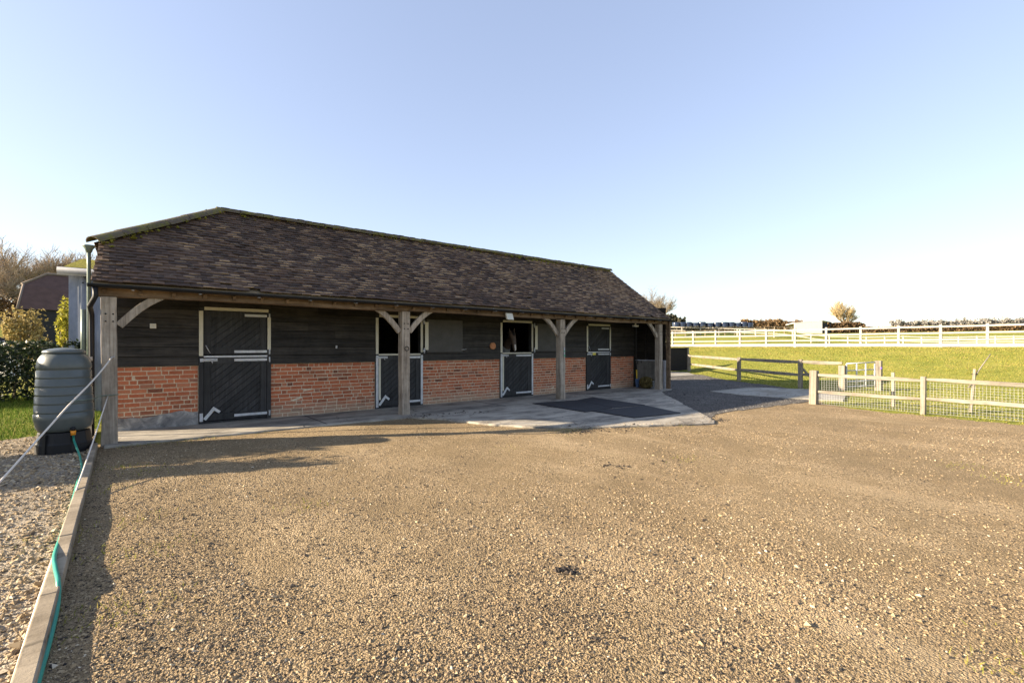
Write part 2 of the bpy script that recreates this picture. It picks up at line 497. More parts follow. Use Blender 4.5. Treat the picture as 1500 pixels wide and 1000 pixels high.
class MB:
    def __init__(s):
        s.v = []; s.f = []; s.smooth = []

    def add(s, vs, fs, smooth=False):
        b = len(s.v)
        s.v += [Vector(p) for p in vs]
        s.f += [tuple(b + i for i in f) for f in fs]
        s.smooth += [smooth] * len(fs)

    def box(s, x0, x1, y0, y1, z0, z1, jit=0.0):
        vs = [(x, y, z) for z in (z0, z1) for y in (y0, y1) for x in (x0, x1)]
        if jit:
            vs = [tuple(c + rnd.uniform(-jit, jit) for c in v) for v in vs]
        s.add(vs, [(0, 2, 3, 1), (4, 5, 7, 6), (0, 1, 5, 4), (2, 6, 7, 3), (0, 4, 6, 2), (1, 3, 7, 5)])

    def bar(s, a, b, w, h, up=(0, 0, 1), taper=1.0, jit=0.0):
        a = Vector(a); b = Vector(b)
        d = (b - a).normalized()
        u = Vector(up)
        x = d.cross(u)
        if x.length < 1e-4:
            x = d.cross(Vector((0, 1, 0)))
        x.normalize()
        y = x.cross(d)
        vs = []
        for p, k in ((a, 1), (b, taper)):
            for sx, sy in ((-1, -1), (1, -1), (1, 1), (-1, 1)):
                q = p + x * (sx * w * k / 2) + y * (sy * h * k / 2)
                if jit: q = q + Vector((rnd.uniform(-jit, jit), rnd.uniform(-jit, jit), rnd.uniform(-jit, jit)))
                vs.append(q)
        s.add(vs, [(3, 2, 1, 0), (4, 5, 6, 7), (0, 1, 5, 4), (1, 2, 6, 5), (2, 3, 7, 6), (3, 0, 4, 7)])

    def tube(s, pts, r, n=8, cap=True, smooth=True):
        pts = [Vector(p) for p in pts]
        rs = r if isinstance(r, (list, tuple)) else [r] * len(pts)
        vs = []
        ref = Vector((0.13, 0.21, 0.97)).normalized()
        for i, p in enumerate(pts):
            d = (pts[min(i + 1, len(pts) - 1)] - pts[max(i - 1, 0)]).normalized()
            x = d.cross(ref)
            if x.length < 0.05:
                x = d.cross(Vector((1, 0, 0)))
            x.normalize()
            y = x.cross(d)
            for k in range(n):
                a = 2 * math.pi * k / n
                vs.append(p + (x * math.cos(a) + y * math.sin(a)) * rs[i])
        fs = []
        for i in range(len(pts) - 1):
            for k in range(n):
                fs.append((i * n + k, (i + 1) * n + k, (i + 1) * n + (k + 1) % n, i * n + (k + 1) % n))
        if cap:
            fs.append(tuple(range(n)))
            fs.append(tuple(reversed(range((len(pts) - 1) * n, len(pts) * n))))
        s.add(vs, fs, smooth)

    def lathe(s, c, prof, n=40, smooth=True):
        vs = []; fs = []
        for r, z in prof:
            for k in range(n):
                a = 2 * math.pi * k / n
                vs.append((c[0] + r * math.cos(a), c[1] + r * math.sin(a), c[2] + z))
        for i in range(len(prof) - 1):
            for k in range(n):
                fs.append((i * n + k, i * n + (k + 1) % n, (i + 1) * n + (k + 1) % n, (i + 1) * n + k))
        fs.append(tuple(reversed(range(n))))
        fs.append(tuple(range((len(prof) - 1) * n, len(prof) * n)))
        s.add(vs, fs, smooth)

    def prism(s, poly, off):
        """poly: list of 3d points; extruded by the vector off"""
        poly = [Vector(p) for p in poly]
        off = Vector(off)
        n = len(poly)
        nrm = (poly[1] - poly[0]).cross(poly[2] - poly[1])
        fs = [tuple(range(n)), tuple(reversed(range(n, 2 * n)))]
        fs += [((i + 1) % n, i, n + i, n + (i + 1) % n) for i in range(n)]
        if nrm.dot(off) > 0:
            fs = [tuple(reversed(f)) for f in fs]
        s.add(poly + [p + off for p in poly], fs)

    def build(s, name, mat, parent=None, at=None, bevel=0.0, label=None, cat=None, group=None, kind=None):
        base = Vector(at) if at is not None else (LOC[parent] if parent else Vector((0, 0, 0)))
        me = bpy.data.meshes.new(name)
        me.from_pydata([tuple(v - base) for v in s.v], [], s.f)
        me.polygons.foreach_set('use_smooth', s.smooth)
        me.materials.append(mat)
        me.update()
        o = bpy.data.objects.new(name, me)
        COL.objects.link(o)
        o.location = base
        if parent:
            o.parent = parent
            o.location = base - LOC[parent]
        LOC[o] = base
        if bevel:
            md = o.modifiers.new('bevel', 'BEVEL')
            md.width = bevel; md.segments = 2; md.limit_method = 'ANGLE'
        return tag(o, label, cat, group, kind)


def np_mesh(name, verts, faces, mat, tone=None, parent=None, smooth=False):
    """verts (N,3) array; faces (M,k) array, all of the same size; tone per vertex"""
    me = bpy.data.meshes.new(name)
    nv, (nf, k) = len(verts), faces.shape
    base = LOC[parent] if parent else Vector((0, 0, 0))
    me.vertices.add(nv)
    me.vertices.foreach_set('co', (verts - np.array(base)).astype(np.float32).ravel())
    me.loops.add(nf * k)
    me.loops.foreach_set('vertex_index', faces.astype(np.int32).ravel())
    me.polygons.add(nf)
    me.polygons.foreach_set('loop_start', np.arange(0, nf * k, k, dtype=np.int32))
    me.polygons.foreach_set('use_smooth', np.full(nf, smooth))
    if tone is not None:
        a = me.attributes.new('tone', 'FLOAT', 'POINT')
        a.data.foreach_set('value', tone.astype(np.float32))
    me.update(calc_edges=True)
    me.validate()
    me.materials.append(mat)
    o = bpy.data.objects.new(name, me)
    COL.objects.link(o)
    if parent:
        o.parent = parent
    else:
        pass
    LOC[o] = base
    return o


# ------------------------------------------------------------------ terrain
def sstep(a, b, x):
    t = np.clip((x - a) / (b - a), 0, 1)
    return t * t * (3 - 2 * t)


def und(x, y):
    x = np.asarray(x, float); y = np.asarray(y, float)
    return (0.35 * np.sin(1.1 * x + 0.6 * y + 0.4) + 0.3 * np.sin(-0.7 * x + 1.7 * y + 1.9) + 0.2 * np.sin(2.9 * x + 1.3 * y)
            + 0.15 * np.sin(-3.1 * x + 4.3 * y + 0.7) + 0.12 * np.sin(6.1 * x - 4.9 * y) + 0.10 * np.sin(9.3 * x + 7.7 * y + 2.2))


def terrain(x, y):
    x = np.asarray(x, float); y = np.asarray(y, float)
    r = np.hypot(x, y)
    bank = 1.43 * sstep(23.0, 36.6, x)
    zc = np.maximum(x * FW.x + y * FW.y, 1.0)
    side = sstep(0.55, 0.68, (x * RT.x + y * RT.y) / zc)
    rise = ((1 - side) * 0.115 * (np.clip(r, 55, 76) - 55) + side * 0.062 * (np.clip(r, 60, 95) - 60)
            + (0.010 + 0.013 * side) * np.clip(r - 95, 0, 400))
    left = 0.05 * np.clip(r - 45, 0, 60) * sstep(0, -14, x)
    und_a = 0.05 * sstep(20, 30, x) * und(x * 0.6, y * 0.6)
    return -0.055 + bank + rise + left + und_a


def grid_axis(lo, hi, c, near, n):
    a = np.linspace(-1, 1, n)
    s = np.sinh(a * 3.2) / np.sinh(3.2)
    return np.where(s < 0, c + s * (c - lo), c + s * (hi - c))


gx = np.unique(np.concatenate([np.linspace(-300, -20, 30), np.linspace(-20, 50, 120), np.linspace(50, 600, 50)]))
gy = np.unique(np.concatenate([np.linspace(-200, -10, 20), np.linspace(-10, 50, 100), np.linspace(50, 600, 50)]))
X, Y = np.meshgrid(gx, gy)
V = np.stack([X.ravel(), Y.ravel(), terrain(X, Y).ravel()], 1)
nx, ny = len(gx), len(gy)
I = (np.arange(ny - 1)[:, None] * nx + np.arange(nx - 1)[None, :]).ravel()
tag(np_mesh('ground', V, np.stack([I, I + 1, I + 1 + nx, I + nx], 1), MT['grass'], smooth=True), kind='structure')

YARD = [(-0.30, -7), (-0.30, 9.6), (14.3, 9.6), (15.0, 12), (16, 30), (24, 30), (23.8, 14.0), (20.0, 9.6), (18.0, 6.7), (13.9, 4.6), (13.15, 2.4), (12.9, -7)]
PATH = [(-9, -7), (-0.36, -7), (-0.36, 11.2), (-1.0, 11.0), (-2.2, 10.4), (-9, 9.5)]


def inside(poly, x, y):
    c = np.zeros(np.shape(x), bool)
    n = len(poly)
    for i in range(n):
        (x1, y1), (x2, y2) = poly[i], poly[(i + 1) % n]
        hit = ((y1 > y) != (y2 > y)) & (x < (x2 - x1) * (y - y1) / (y2 - y1 + 1e-12) + x1)
        c ^= hit
    return c


def sheet(name, poly, step, mat, z, amp, wob):
    xs = [p[0] for p in poly]; ys = [p[1] for p in poly]
    ax = np.arange(min(xs), max(xs) + step, step); ay = np.arange(min(ys), max(ys) + step, step)
    X, Y = np.meshgrid(ax, ay)
    Z = z + amp * und(X, Y)
    nx = len(ax)
    I = (np.arange(len(ay) - 1)[:, None] * nx + np.arange(nx - 1)[None, :])
    cx = X[:-1, :-1] + step / 2; cy = Y[:-1, :-1] + step / 2
    jx = wob * und(cx * 2.3 + 5, cy * 2.3); jy = wob * und(cy * 2.1 + 9, cx * 2.1)
    keep = inside(poly, cx + jx * (cx > 5), cy + jy * (cx > 14))
    I = I[keep]
    return tag(np_mesh(name, np.stack([X.ravel(), Y.ravel(), Z.ravel()], 1), np.stack([I, I + 1, I + 1 + nx, I + nx], 1), mat, smooth=True), kind='structure')


sheet('gravel_yard', YARD, 0.09, MT['gravel'], -0.030, 0.012, 0.22)
sheet('gravel_path', PATH, 0.09, MT['gravel2'], -0.012, 0.008, 0.0)

DRIVE = [(9.1, 5.0), (10.2, 5.3), (12.2, 5.1), (13.9, 4.9), (18.0, 6.7), (20.0, 9.6), (23.8, 14.0), (24, 30), (16, 30), (15.0, 12), (14.5, 9.6), (12.5, 9.0)]
sheet('drive', DRIVE, 0.09, MT['drive_shade'], -0.022, 0.012, 0.22)  # gravel darkened to paint the stable's shade over the drive
# porch slab with the wide apron
APRON = [(-0.22, 9.12), (0.9, 9.10), (2.9, 9.05), (4.55, 8.95), (4.95, 8.3), (5.35, 7.2), (5.8, 6.35), (6.4, 5.85), (7.5, 5.25), (8.35, 4.78), (8.72, 4.62),
         (9.0, 4.75), (9.6, 5.3), (10.4, 6.1), (11.6, 7.2), (12.6, 8.2), (13.4, 8.85), (14.45, 9.15), (14.45, 10.6), (-0.22, 10.6)]
apr = []
for i, p in enumerate(APRON):
    q = APRON[(i + 1) % len(APRON)]
    n = max(1, int(math.dist(p, q) / 0.16)) if i < len(APRON) - 3 else 1
    for k in range(n):
        t = k / n
        j = 0.022 if 0 < i < len(APRON) - 4 else 0
        apr.append((p[0] + (q[0] - p[0]) * t + rnd.uniform(-j, j), p[1] + (q[1] - p[1]) * t + rnd.uniform(-j, j), 0.0))
mb = MB()
mb.prism(apr, (0, 0, -0.14))
mb.build('pavement', MT['concrete'], bevel=0.012, kind='structure')
mb = MB()
for x in (2.95, 7.2, 11.0):      # tooled joints, 3 mm proud tar lines
    mb.box(x - 0.012, x + 0.012, 9.1, 10.5, -0.01, 0.003)
mb.build('pavement_joint', MT['rubber'], kind='structure')
# drive slab beside the drive
mb = MB()
sl = [on_ground(px, py, -0.01) for px, py in ((1040, 573), (1100, 567), (1185, 570), (1240, 577), (1235, 586), (1150, 583), (1085, 578))]
mb.prism([(p.x, p.y, -0.005) for p in sl], (0, 0, -0.08))
mb.build('drive_slab', MT['concrete2'], kind='structure')
mb = MB()
sl = [on_ground(px, py, 0.0) for px, py in ((980, 541), (1006, 544.5), (1018, 549), (980, 551))]
mb.prism([(p.x, p.y, 0.0) for p in sl], (0, 0, -0.08))
mb.build('yard_slab', MT['concrete2'], kind='structure')

# edging between yard and path
mb = MB()
ys = np.linspace(-6, 9.2, 15)
for a, b in zip(ys[:-1], ys[1:]):
    j = rnd.uniform(-0.004, 0.004)
    mb.box(-0.365 + j, -0.285 + j, a + 0.003, b - 0.003, -0.15, 0.045 + rnd.uniform(-0.004, 0.004))
mb.build('kerb_edging', MT['kerb'], bevel=0.008, kind='structure')


# ------------------------------------------------------------------ loose stones
def rocks(name, pts, size, label_tone, mat):
    """pts (N,3), size (N,): six-vertex lumps"""
    n = len(pts)
    base = np.array([[1, 0, 0], [-1, 0, 0], [0, 1, 0], [0, -1, 0], [0, 0, 1], [0, 0, -1]], float)
    tri = np.array([[0, 2, 4], [2, 1, 4], [1, 3, 4], [3, 0, 4], [2, 0, 5], [1, 2, 5], [3, 1, 5], [0, 3, 5]])
    v = base[None] * (1 + rng.uniform(-0.35, 0.35, (n, 6, 1))) + rng.uniform(-0.28, 0.28, (n, 6, 3))
    v *= np.stack([rng.uniform(0.7, 1.35, n), rng.uniform(0.6, 1.0, n), rng.uniform(0.40, 0.75, n)], 1)[:, None, :]
    a = rng.uniform(0, 2 * math.pi, n)
    t = rng.uniform(-0.5, 0.5, n)
    x, y, z = v[..., 0], v[..., 1], v[..., 2]
    ct, st = np.cos(t)[:, None], np.sin(t)[:, None]
    x, z = x * ct + z * st, -x * st + z * ct
    ca, sa = np.cos(a)[:, None], np.sin(a)[:, None]
    v = np.stack([x * ca - y * sa, x * sa + y * ca, z], -1) * size[:, None, None] + pts[:, None, :]
    f = (np.arange(n) * 6)[:, None, None] + tri[None]
    tone = np.repeat(label_tone, 6)
    o = np_mesh(name, v.reshape(-1, 3), f.reshape(-1, 3), mat, tone)
    return tag(o, kind='stuff')


def polar_points(n, r0, r1, power):
    u = rng.uniform(0, 1, n)
    r = r0 * (r1 / r0) ** u if power == 0 else (r0 ** power + u * (r1 ** power - r0 ** power)) ** (1 / power)
    a = math.atan2(FW.x, FW.y) + rng.uniform(R(-54), R(54), n)
    return r * np.sin(a), r * np.cos(a)


apoly = [(p[0], p[1]) for p in APRON]
px_, py_ = polar_points(160000, 9, 26, 1.5)
k = inside(DRIVE, px_, py_) & ~inside(apoly, px_, py_)
px_, py_ = px_[k], py_[k]
sz = rng.gamma(4, 0.0022, len(px_)) + 0.003
rocks('drive_stones', np.stack([px_, py_, -0.022 + 0.012 * und(px_, py_) + sz * 0.1], 1), sz, np.clip(rng.normal(0.32, 0.14, len(px_)), 0, 1), MT['dstone'])
px_, py_ = polar_points(360000, 1.6, 14, 0.15)
k = inside(YARD, px_, py_) & (~inside(apoly, px_, py_) | (~inside(apoly, px_, py_ - 0.55 * rng.uniform(0, 1, len(px_)) ** 3) & (py_ < 9.1))) & (px_ > -0.27)
clump = und(px_ * 0.9 + 3, py_ * 0.9) + 0.6 * und(px_ * 2.7, py_ * 2.7 + 4)
k &= (rng.uniform(0, 1, len(px_)) < np.clip(0.45 + 0.8 * clump, 0.10, 1)) | (px_ < 0.6)
px_, py_ = px_[k], py_[k]
rr = np.hypot(px_, py_)
sz = rng.gamma(3.2, 0.00125, len(px_)) * (1 + 0.02 * rr) + 0.0012
pts = np.stack([px_, py_, np.where(inside(apoly, px_, py_), 0.002, -0.030 + 0.012 * und(px_, py_)) + sz * 0.12], 1)
tone = np.clip(rng.normal(0.42, 0.24, len(px_)) + 0.13 * und(px_ * 1.4, py_ * 1.4), 0, 1)
tone = np.where(inside(DRIVE, px_ + 0.3 * und(px_ * 2, py_), py_), tone * 0.42, tone)  # stones darkened along with the shade painted on the drive
rocks('yard_stones', pts, sz, tone, MT['stone'])
cl = []
for sx, sy, m_, sp_ in ((823, 832, 22, 0.018), (838, 838, 5, 0.02), (888, 680, 10, 0.05), (906, 683, 8, 0.05), (962, 677, 8, 0.06),
                      (1055, 615, 60, 0.07), (850, 631, 60, 0.14), (905, 628, 40, 0.16), (625, 609, 40, 0.16), (680, 606, 25, 0.18)):
    c = on_ground(sx, sy, -0.02)
    for _ in range(m_):
        x_, y_ = c.x + rng.normal(0, sp_ * 1.5), c.y + rng.normal(0, sp_)
        z_ = 0.003 if inside(apoly, np.array([x_]), np.array([y_]))[0] else -0.026
        cl.append((x_, y_, z_))
cl = np.array(cl)
rocks('earth_clods', cl, rng.gamma(4, 0.0032, len(cl)) + 0.004, np.clip(rng.normal(0.06, 0.07, len(cl)), 0, 1), MT['stone'])
px_, py_ = polar_points(120000, 1.8, 14, 0.4)
k = inside(PATH, px_, py_)
px_, py_ = px_[k], py_[k]
sz = rng.gamma(5.0, 0.0018, len(px_)) * (1 + 0.03 * np.hypot(px_, py_)) + 0.003
pts = np.stack([px_, py_, -0.012 + 0.008 * und(px_, py_) + sz * 0.15], 1)
rocks('path_stones', pts, sz, np.clip(rng.normal(0.60, 0.2, len(px_)), 0, 1), MT['stone'])


# ------------------------------------------------------------------ grass
def blades(name, x, y, z, h, wd, tone, mat, lean=0.5):
    n = len(x)
    a = rng.uniform(0, 2 * math.pi, n)
    b = rng.uniform(0, 2 * math.pi, n)
    l = rng.uniform(0.1, lean, n) * h
    p = np.stack([x, y, z], 1)
    s = np.stack([np.cos(a), np.sin(a), np.zeros(n)], 1) * wd[:, None] / 2
    tip = p + np.stack([np.cos(b) * l, np.sin(b) * l, h], 1)
    v = np.stack([p - s, p + s, tip], 1).reshape(-1, 3)
    f = np.arange(n * 3).reshape(-1, 3)
    return tag(np_mesh(name, v, f, mat, np.repeat(tone, 3)), kind='stuff')


n = 210000
x = rng.uniform(12.6, 37.5, n); y = rng.uniform(-6, 34, n)
d = np.hypot(x, y)
k = ~inside(YARD, x + 0.15 * und(x * 3, y * 3), y) & ~((x < 18) & (y > 9.5)) & ~((x < 25) & (y > 17))
x, y, d = x[k], y[k], d[k]
pat = 0.5 + 0.45 * und(x * 0.8, y * 0.8) + 0.35 * und(x * 2.2, y * 2.2 + 3)
up = sstep(22, 30, x)
tone = np.clip(0.36 + 0.24 * up + 0.32 * (pat - 0.5) + rng.normal(0, 0.17, len(x)), 0, 1)
blades('grass', x, y, terrain(x, y) - 0.01, rng.uniform(0.02, 0.05, len(x)), 0.010 + 0.0014 * d, tone, MT['blade'], 1.1)
n = 60000
x = rng.uniform(-9, 0.0, n); y = rng.uniform(9.0, 21, n)
k = ~inside(PATH, x + 0.1 * und(x * 3, y * 3), y + 0.1 * und(y * 4, x)) & ~((x > -1.0) & (y > 14.5)) & ~((x > -0.35) & (y > 9))
x, y = x[k], y[k]
blades('lawn', x, y, terrain(x, y) - 0.005, rng.uniform(0.04, 0.10, len(x)), np.full(len(x), 0.016), np.clip(rng.normal(0.45, 0.25, len(x)), 0, 1), MT['lawn'], 0.9)
# moss and weed tufts in the yard, the path and along the edges
tx, ty = [], []
spots = [(455, 740 - 0), (165, 687), (185, 683), (215, 690), (150, 715), (200, 760), (215, 808), (180, 885), (105, 818), (130, 910), (210, 892), (10, 795), (25, 800), (60, 790), (35, 925), (60, 805),
         (745, 656), (1010, 672), (1405, 682), (1480, 702), (1480, 968),
         (180, 652), (200, 650), (230, 648), (260, 645), (300, 640), (330, 637), (380, 632), (440, 622), (840, 629), (830, 630), (930, 624), (1000, 622)]
for sx, sy in spots:
    c = on_ground(sx, sy, -0.02)
    m_ = 60
    tx += list(c.x + rng.normal(0, 0.17, m_)); ty += list(c.y + rng.normal(0, 0.12, m_))
tx, ty = np.array(tx), np.array(ty)
k = ~inside(apoly, tx, ty)
tx, ty = tx[k], ty[k]
blades('weeds', tx, ty, np.full(len(tx), -0.03), rng.uniform(0.012, 0.040, len(tx)), rng.uniform(0.004, 0.010, len(tx)), np.clip(rng.normal(0.55, 0.2, len(tx)), 0, 1), MT['blade'], 1.4)

# ------------------------------------------------------------------ the stable block
WY = 10.60          # front wall plane
PY = 9.37           # post line
EY, EZ = 9.20, 2.39     # eaves
RY, RZ = 11.75, 4.29    # ridge
SL = (RZ - EZ) / (RY - EY)
LX, RX = -0.36, 14.40   # verges
BY = 14.0
HX, HY, HZ_ = -0.30, 10.16, EZ + SL * (10.16 - EY)     # where the half hip starts on the verge
PX = 1.57           # left ridge end
BT = 1.09           # top of the brickwork
DW = 1.23
DOORS = [1.09, 4.53, 8.18, 11.74]
S = empty('stable_block', (7.2, 10.6, 0), 'long low brick and black weatherboard stable block with tiled roof and oak posted porch', 'stable')


def brick_panel(x0, x1, z0=0.0, yface=WY, closers=True):
    mort = MB()
    mort.box(x0, x1, yface + 0.006, yface + 0.16, z0 - 0.02, BT)
    w_ = mort.build('brick_wall', MT['mortar'], S)
    b = MB()
    nC = 14
    ch = (BT - z0) / nC
    for c in range(nC):
        x = x0
        i = c % 2
        first = True
        while x < x1 - 0.012:
            if first:
                L = rnd.choice([0.10, 0.15, 0.065]) if c % 2 else rnd.choice([0.215, 0.19, 0.17])
            else:
                L = 0.102 if rnd.random() < 0.30 else (0.065 if rnd.random() < 0.05 else 0.215)
            i += 1
            first = False
            L *= rnd.uniform(0.95, 1.04)
            e = min(x + L, x1 - 0.004)
            if x1 - e < 0.05: e = x1 - 0.004
            d = rnd.uniform(-0.004, 0.004)
            b.box(x + 0.004, e - 0.007, yface + d, yface + 0.03, z0 + c * ch + 0.006 + rnd.uniform(0, 0.004), z0 + (c + 1) * ch - 0.006 - rnd.uniform(0, 0.004), jit=0.003)
            x = e + 0.004
    b.build('bricks', MT['brick'], w_)
    return w_


def boards(x0, x1, z0, z1, y=WY):
    b = MB()
    back = z0
    h = 0.172
    z = z0
    while z < z1:
        t = min(z + h - 0.007, z1)
        cuts = [x0, x1]
        if x1 - x0 > 1.8 and rnd.random() < 0.6:
            cuts.insert(1, x0 + (x1 - x0) * rnd.uniform(0.3, 0.7))
        for a, c in zip(cuts[:-1], cuts[1:]):
            o = rnd.uniform(-0.003, 0.003)
            n = max(2, int((c - a) / 0.35))
            top, bot = [], []
            vs = []
            ph = rnd.uniform(0, 9)
            for k in range(n + 1):
                xx = a + 0.002 + (c - a - 0.004) * k / n
                wv = 0.005 * math.sin(xx * 2.1 + ph) + rnd.uniform(-0.002, 0.002)
                vs += [(xx, y - 0.040 + o, z + wv), (xx, y - 0.014 + o, t + wv * 0.6), (xx, y - 0.006 + o, z + wv + 0.004)]
            fs = []
            for k in range(n):
                p = 3 * k
                fs += [(p, p + 3, p + 4, p + 1), (p, p + 2, p + 5, p + 3)]
            b.add(vs, fs)
        z += h
    wb = b.build('weatherboarding', MT['board'], S)
    k = MB()
    k.box(x0, x1, y - 0.004, y + 0.06, z0, z1)
    k.build('backing', MT['dark'], wb)
    return wb


edges = [-0.08] + [v for d in DOORS for v in (d, d + DW)] + [14.28]
for i in range(0, len(edges), 2):
    a, b_ = edges[i], edges[i + 1]
    bw = brick_panel(a, b_)
    if i == 0:
        mb = MB()
        pr = [(a + 0.005, 0.0)]
        for k in range(13):
            t = k / 12
            pr.append((b_ - 0.005 - (b_ - a - 0.01) * t, 0.235 + 0.035 * math.sin(t * 5 + 1) + rnd.uniform(-0.012, 0.012) - (0.03 if t < 0.15 else 0)))
        poly = [(b_ - 0.005, 0.0)] + pr[1:] + [pr[0]]
        mb.prism([(x, WY - 0.022, z) for x, z in poly], (0, 0.020, 0))
        mb.build('render_patch', MT['render'], bw)
    boards(a, b_, BT + 0.005, 3.30)
for d in DOORS:
    boards(d, d + DW, 2.19, 3.30)


# doors
def clip_poly(poly, x0, x1, z0, z1):
    def cut(ps, f, g):
        out = []
        for i in range(len(ps)):
            p, q = ps[i], ps[(i + 1) % len(ps)]
            fp, fq = f(p), f(q)
            if fp >= 0: out.append(p)
            if fp * fq < 0:
                t = fp / (fp - fq)
                out.append((p[0] + (q[0] - p[0]) * t, p[1] + (q[1] - p[1]) * t))
        return out
    for f in (lambda p: p[0] - x0, lambda p: x1 - p[0], lambda p: p[1] - z0, lambda p: z1 - p[1]):
        poly = cut(poly, f, None)
        if len(poly) < 3: return []
    return poly


def leaf(x0, x1, z0, z1, y, name, parent):
    """framed stable door leaf with diagonal boarding; y is its front"""
    b = MB()
    fr = 0.115
    b.box(x0, x0 + fr, y, y + 0.045, z0, z1)
    b.box(x1 - fr, x1, y, y + 0.045, z0, z1)
    b.box(x0 + fr, x1 - fr, y + 0.001, y + 0.045, z1 - fr, z1)
    b.box(x0 + fr, x1 - fr, y + 0.001, y + 0.045, z0, z0 + fr * 1.1)
    ix0, ix1, iz0, iz1 = x0 + fr, x1 - fr, z0 + fr * 1.1, z1 - fr
    wd = 0.098
    ang = math.radians(40)
    dx, dz = math.cos(ang), math.sin(ang)
    nx_, nz_ = -dz, dx
    for k in range(-14, 18):
        o = k * wd
        c0 = (ix0 + nx_ * o, iz0 + nz_ * o)
        poly = [(c0[0] - 3 * dx, c0[1] - 3 * dz), (c0[0] + 3 * dx, c0[1] + 3 * dz),
                (c0[0] + 3 * dx + nx_ * (wd - 0.011), c0[1] + 3 * dz + nz_ * (wd - 0.011)), (c0[0] - 3 * dx + nx_ * (wd - 0.011), c0[1] - 3 * dz + nz_ * (wd - 0.011))]
        poly = clip_poly(poly, ix0, ix1, iz0, iz1)
        if len(poly) >= 3:
            yy = y + 0.010 + rnd.uniform(-0.001, 0.001)
            b.prism([(p[0], yy, p[1]) for p in poly], (0, 0.02, 0))
    b.box(ix0, ix1, y + 0.026, y + 0.044, iz0, iz1)
    return b.build(name, MT['door'], parent, bevel=0.003)


def strap(x1, z, L, y, parent, tilt=0.0):
    b = MB()
    b.box(x1 - L, x1 + 0.015, y - 0.010, y, z - 0.024, z + 0.024)
    b.tube([(x1 + 0.022, y - 0.012, z - 0.05), (x1 + 0.022, y - 0.012, z + 0.05)], 0.016, 8)
    for k in range(3):
        b.lathe((x1 - 0.08 - k * (L - 0.14) / 2, y - 0.012, z), [(0.0001, 0), (0.0001, 0.001)], 6)
    return b.build('hinge', MT['galv'], parent, bevel=0.004)


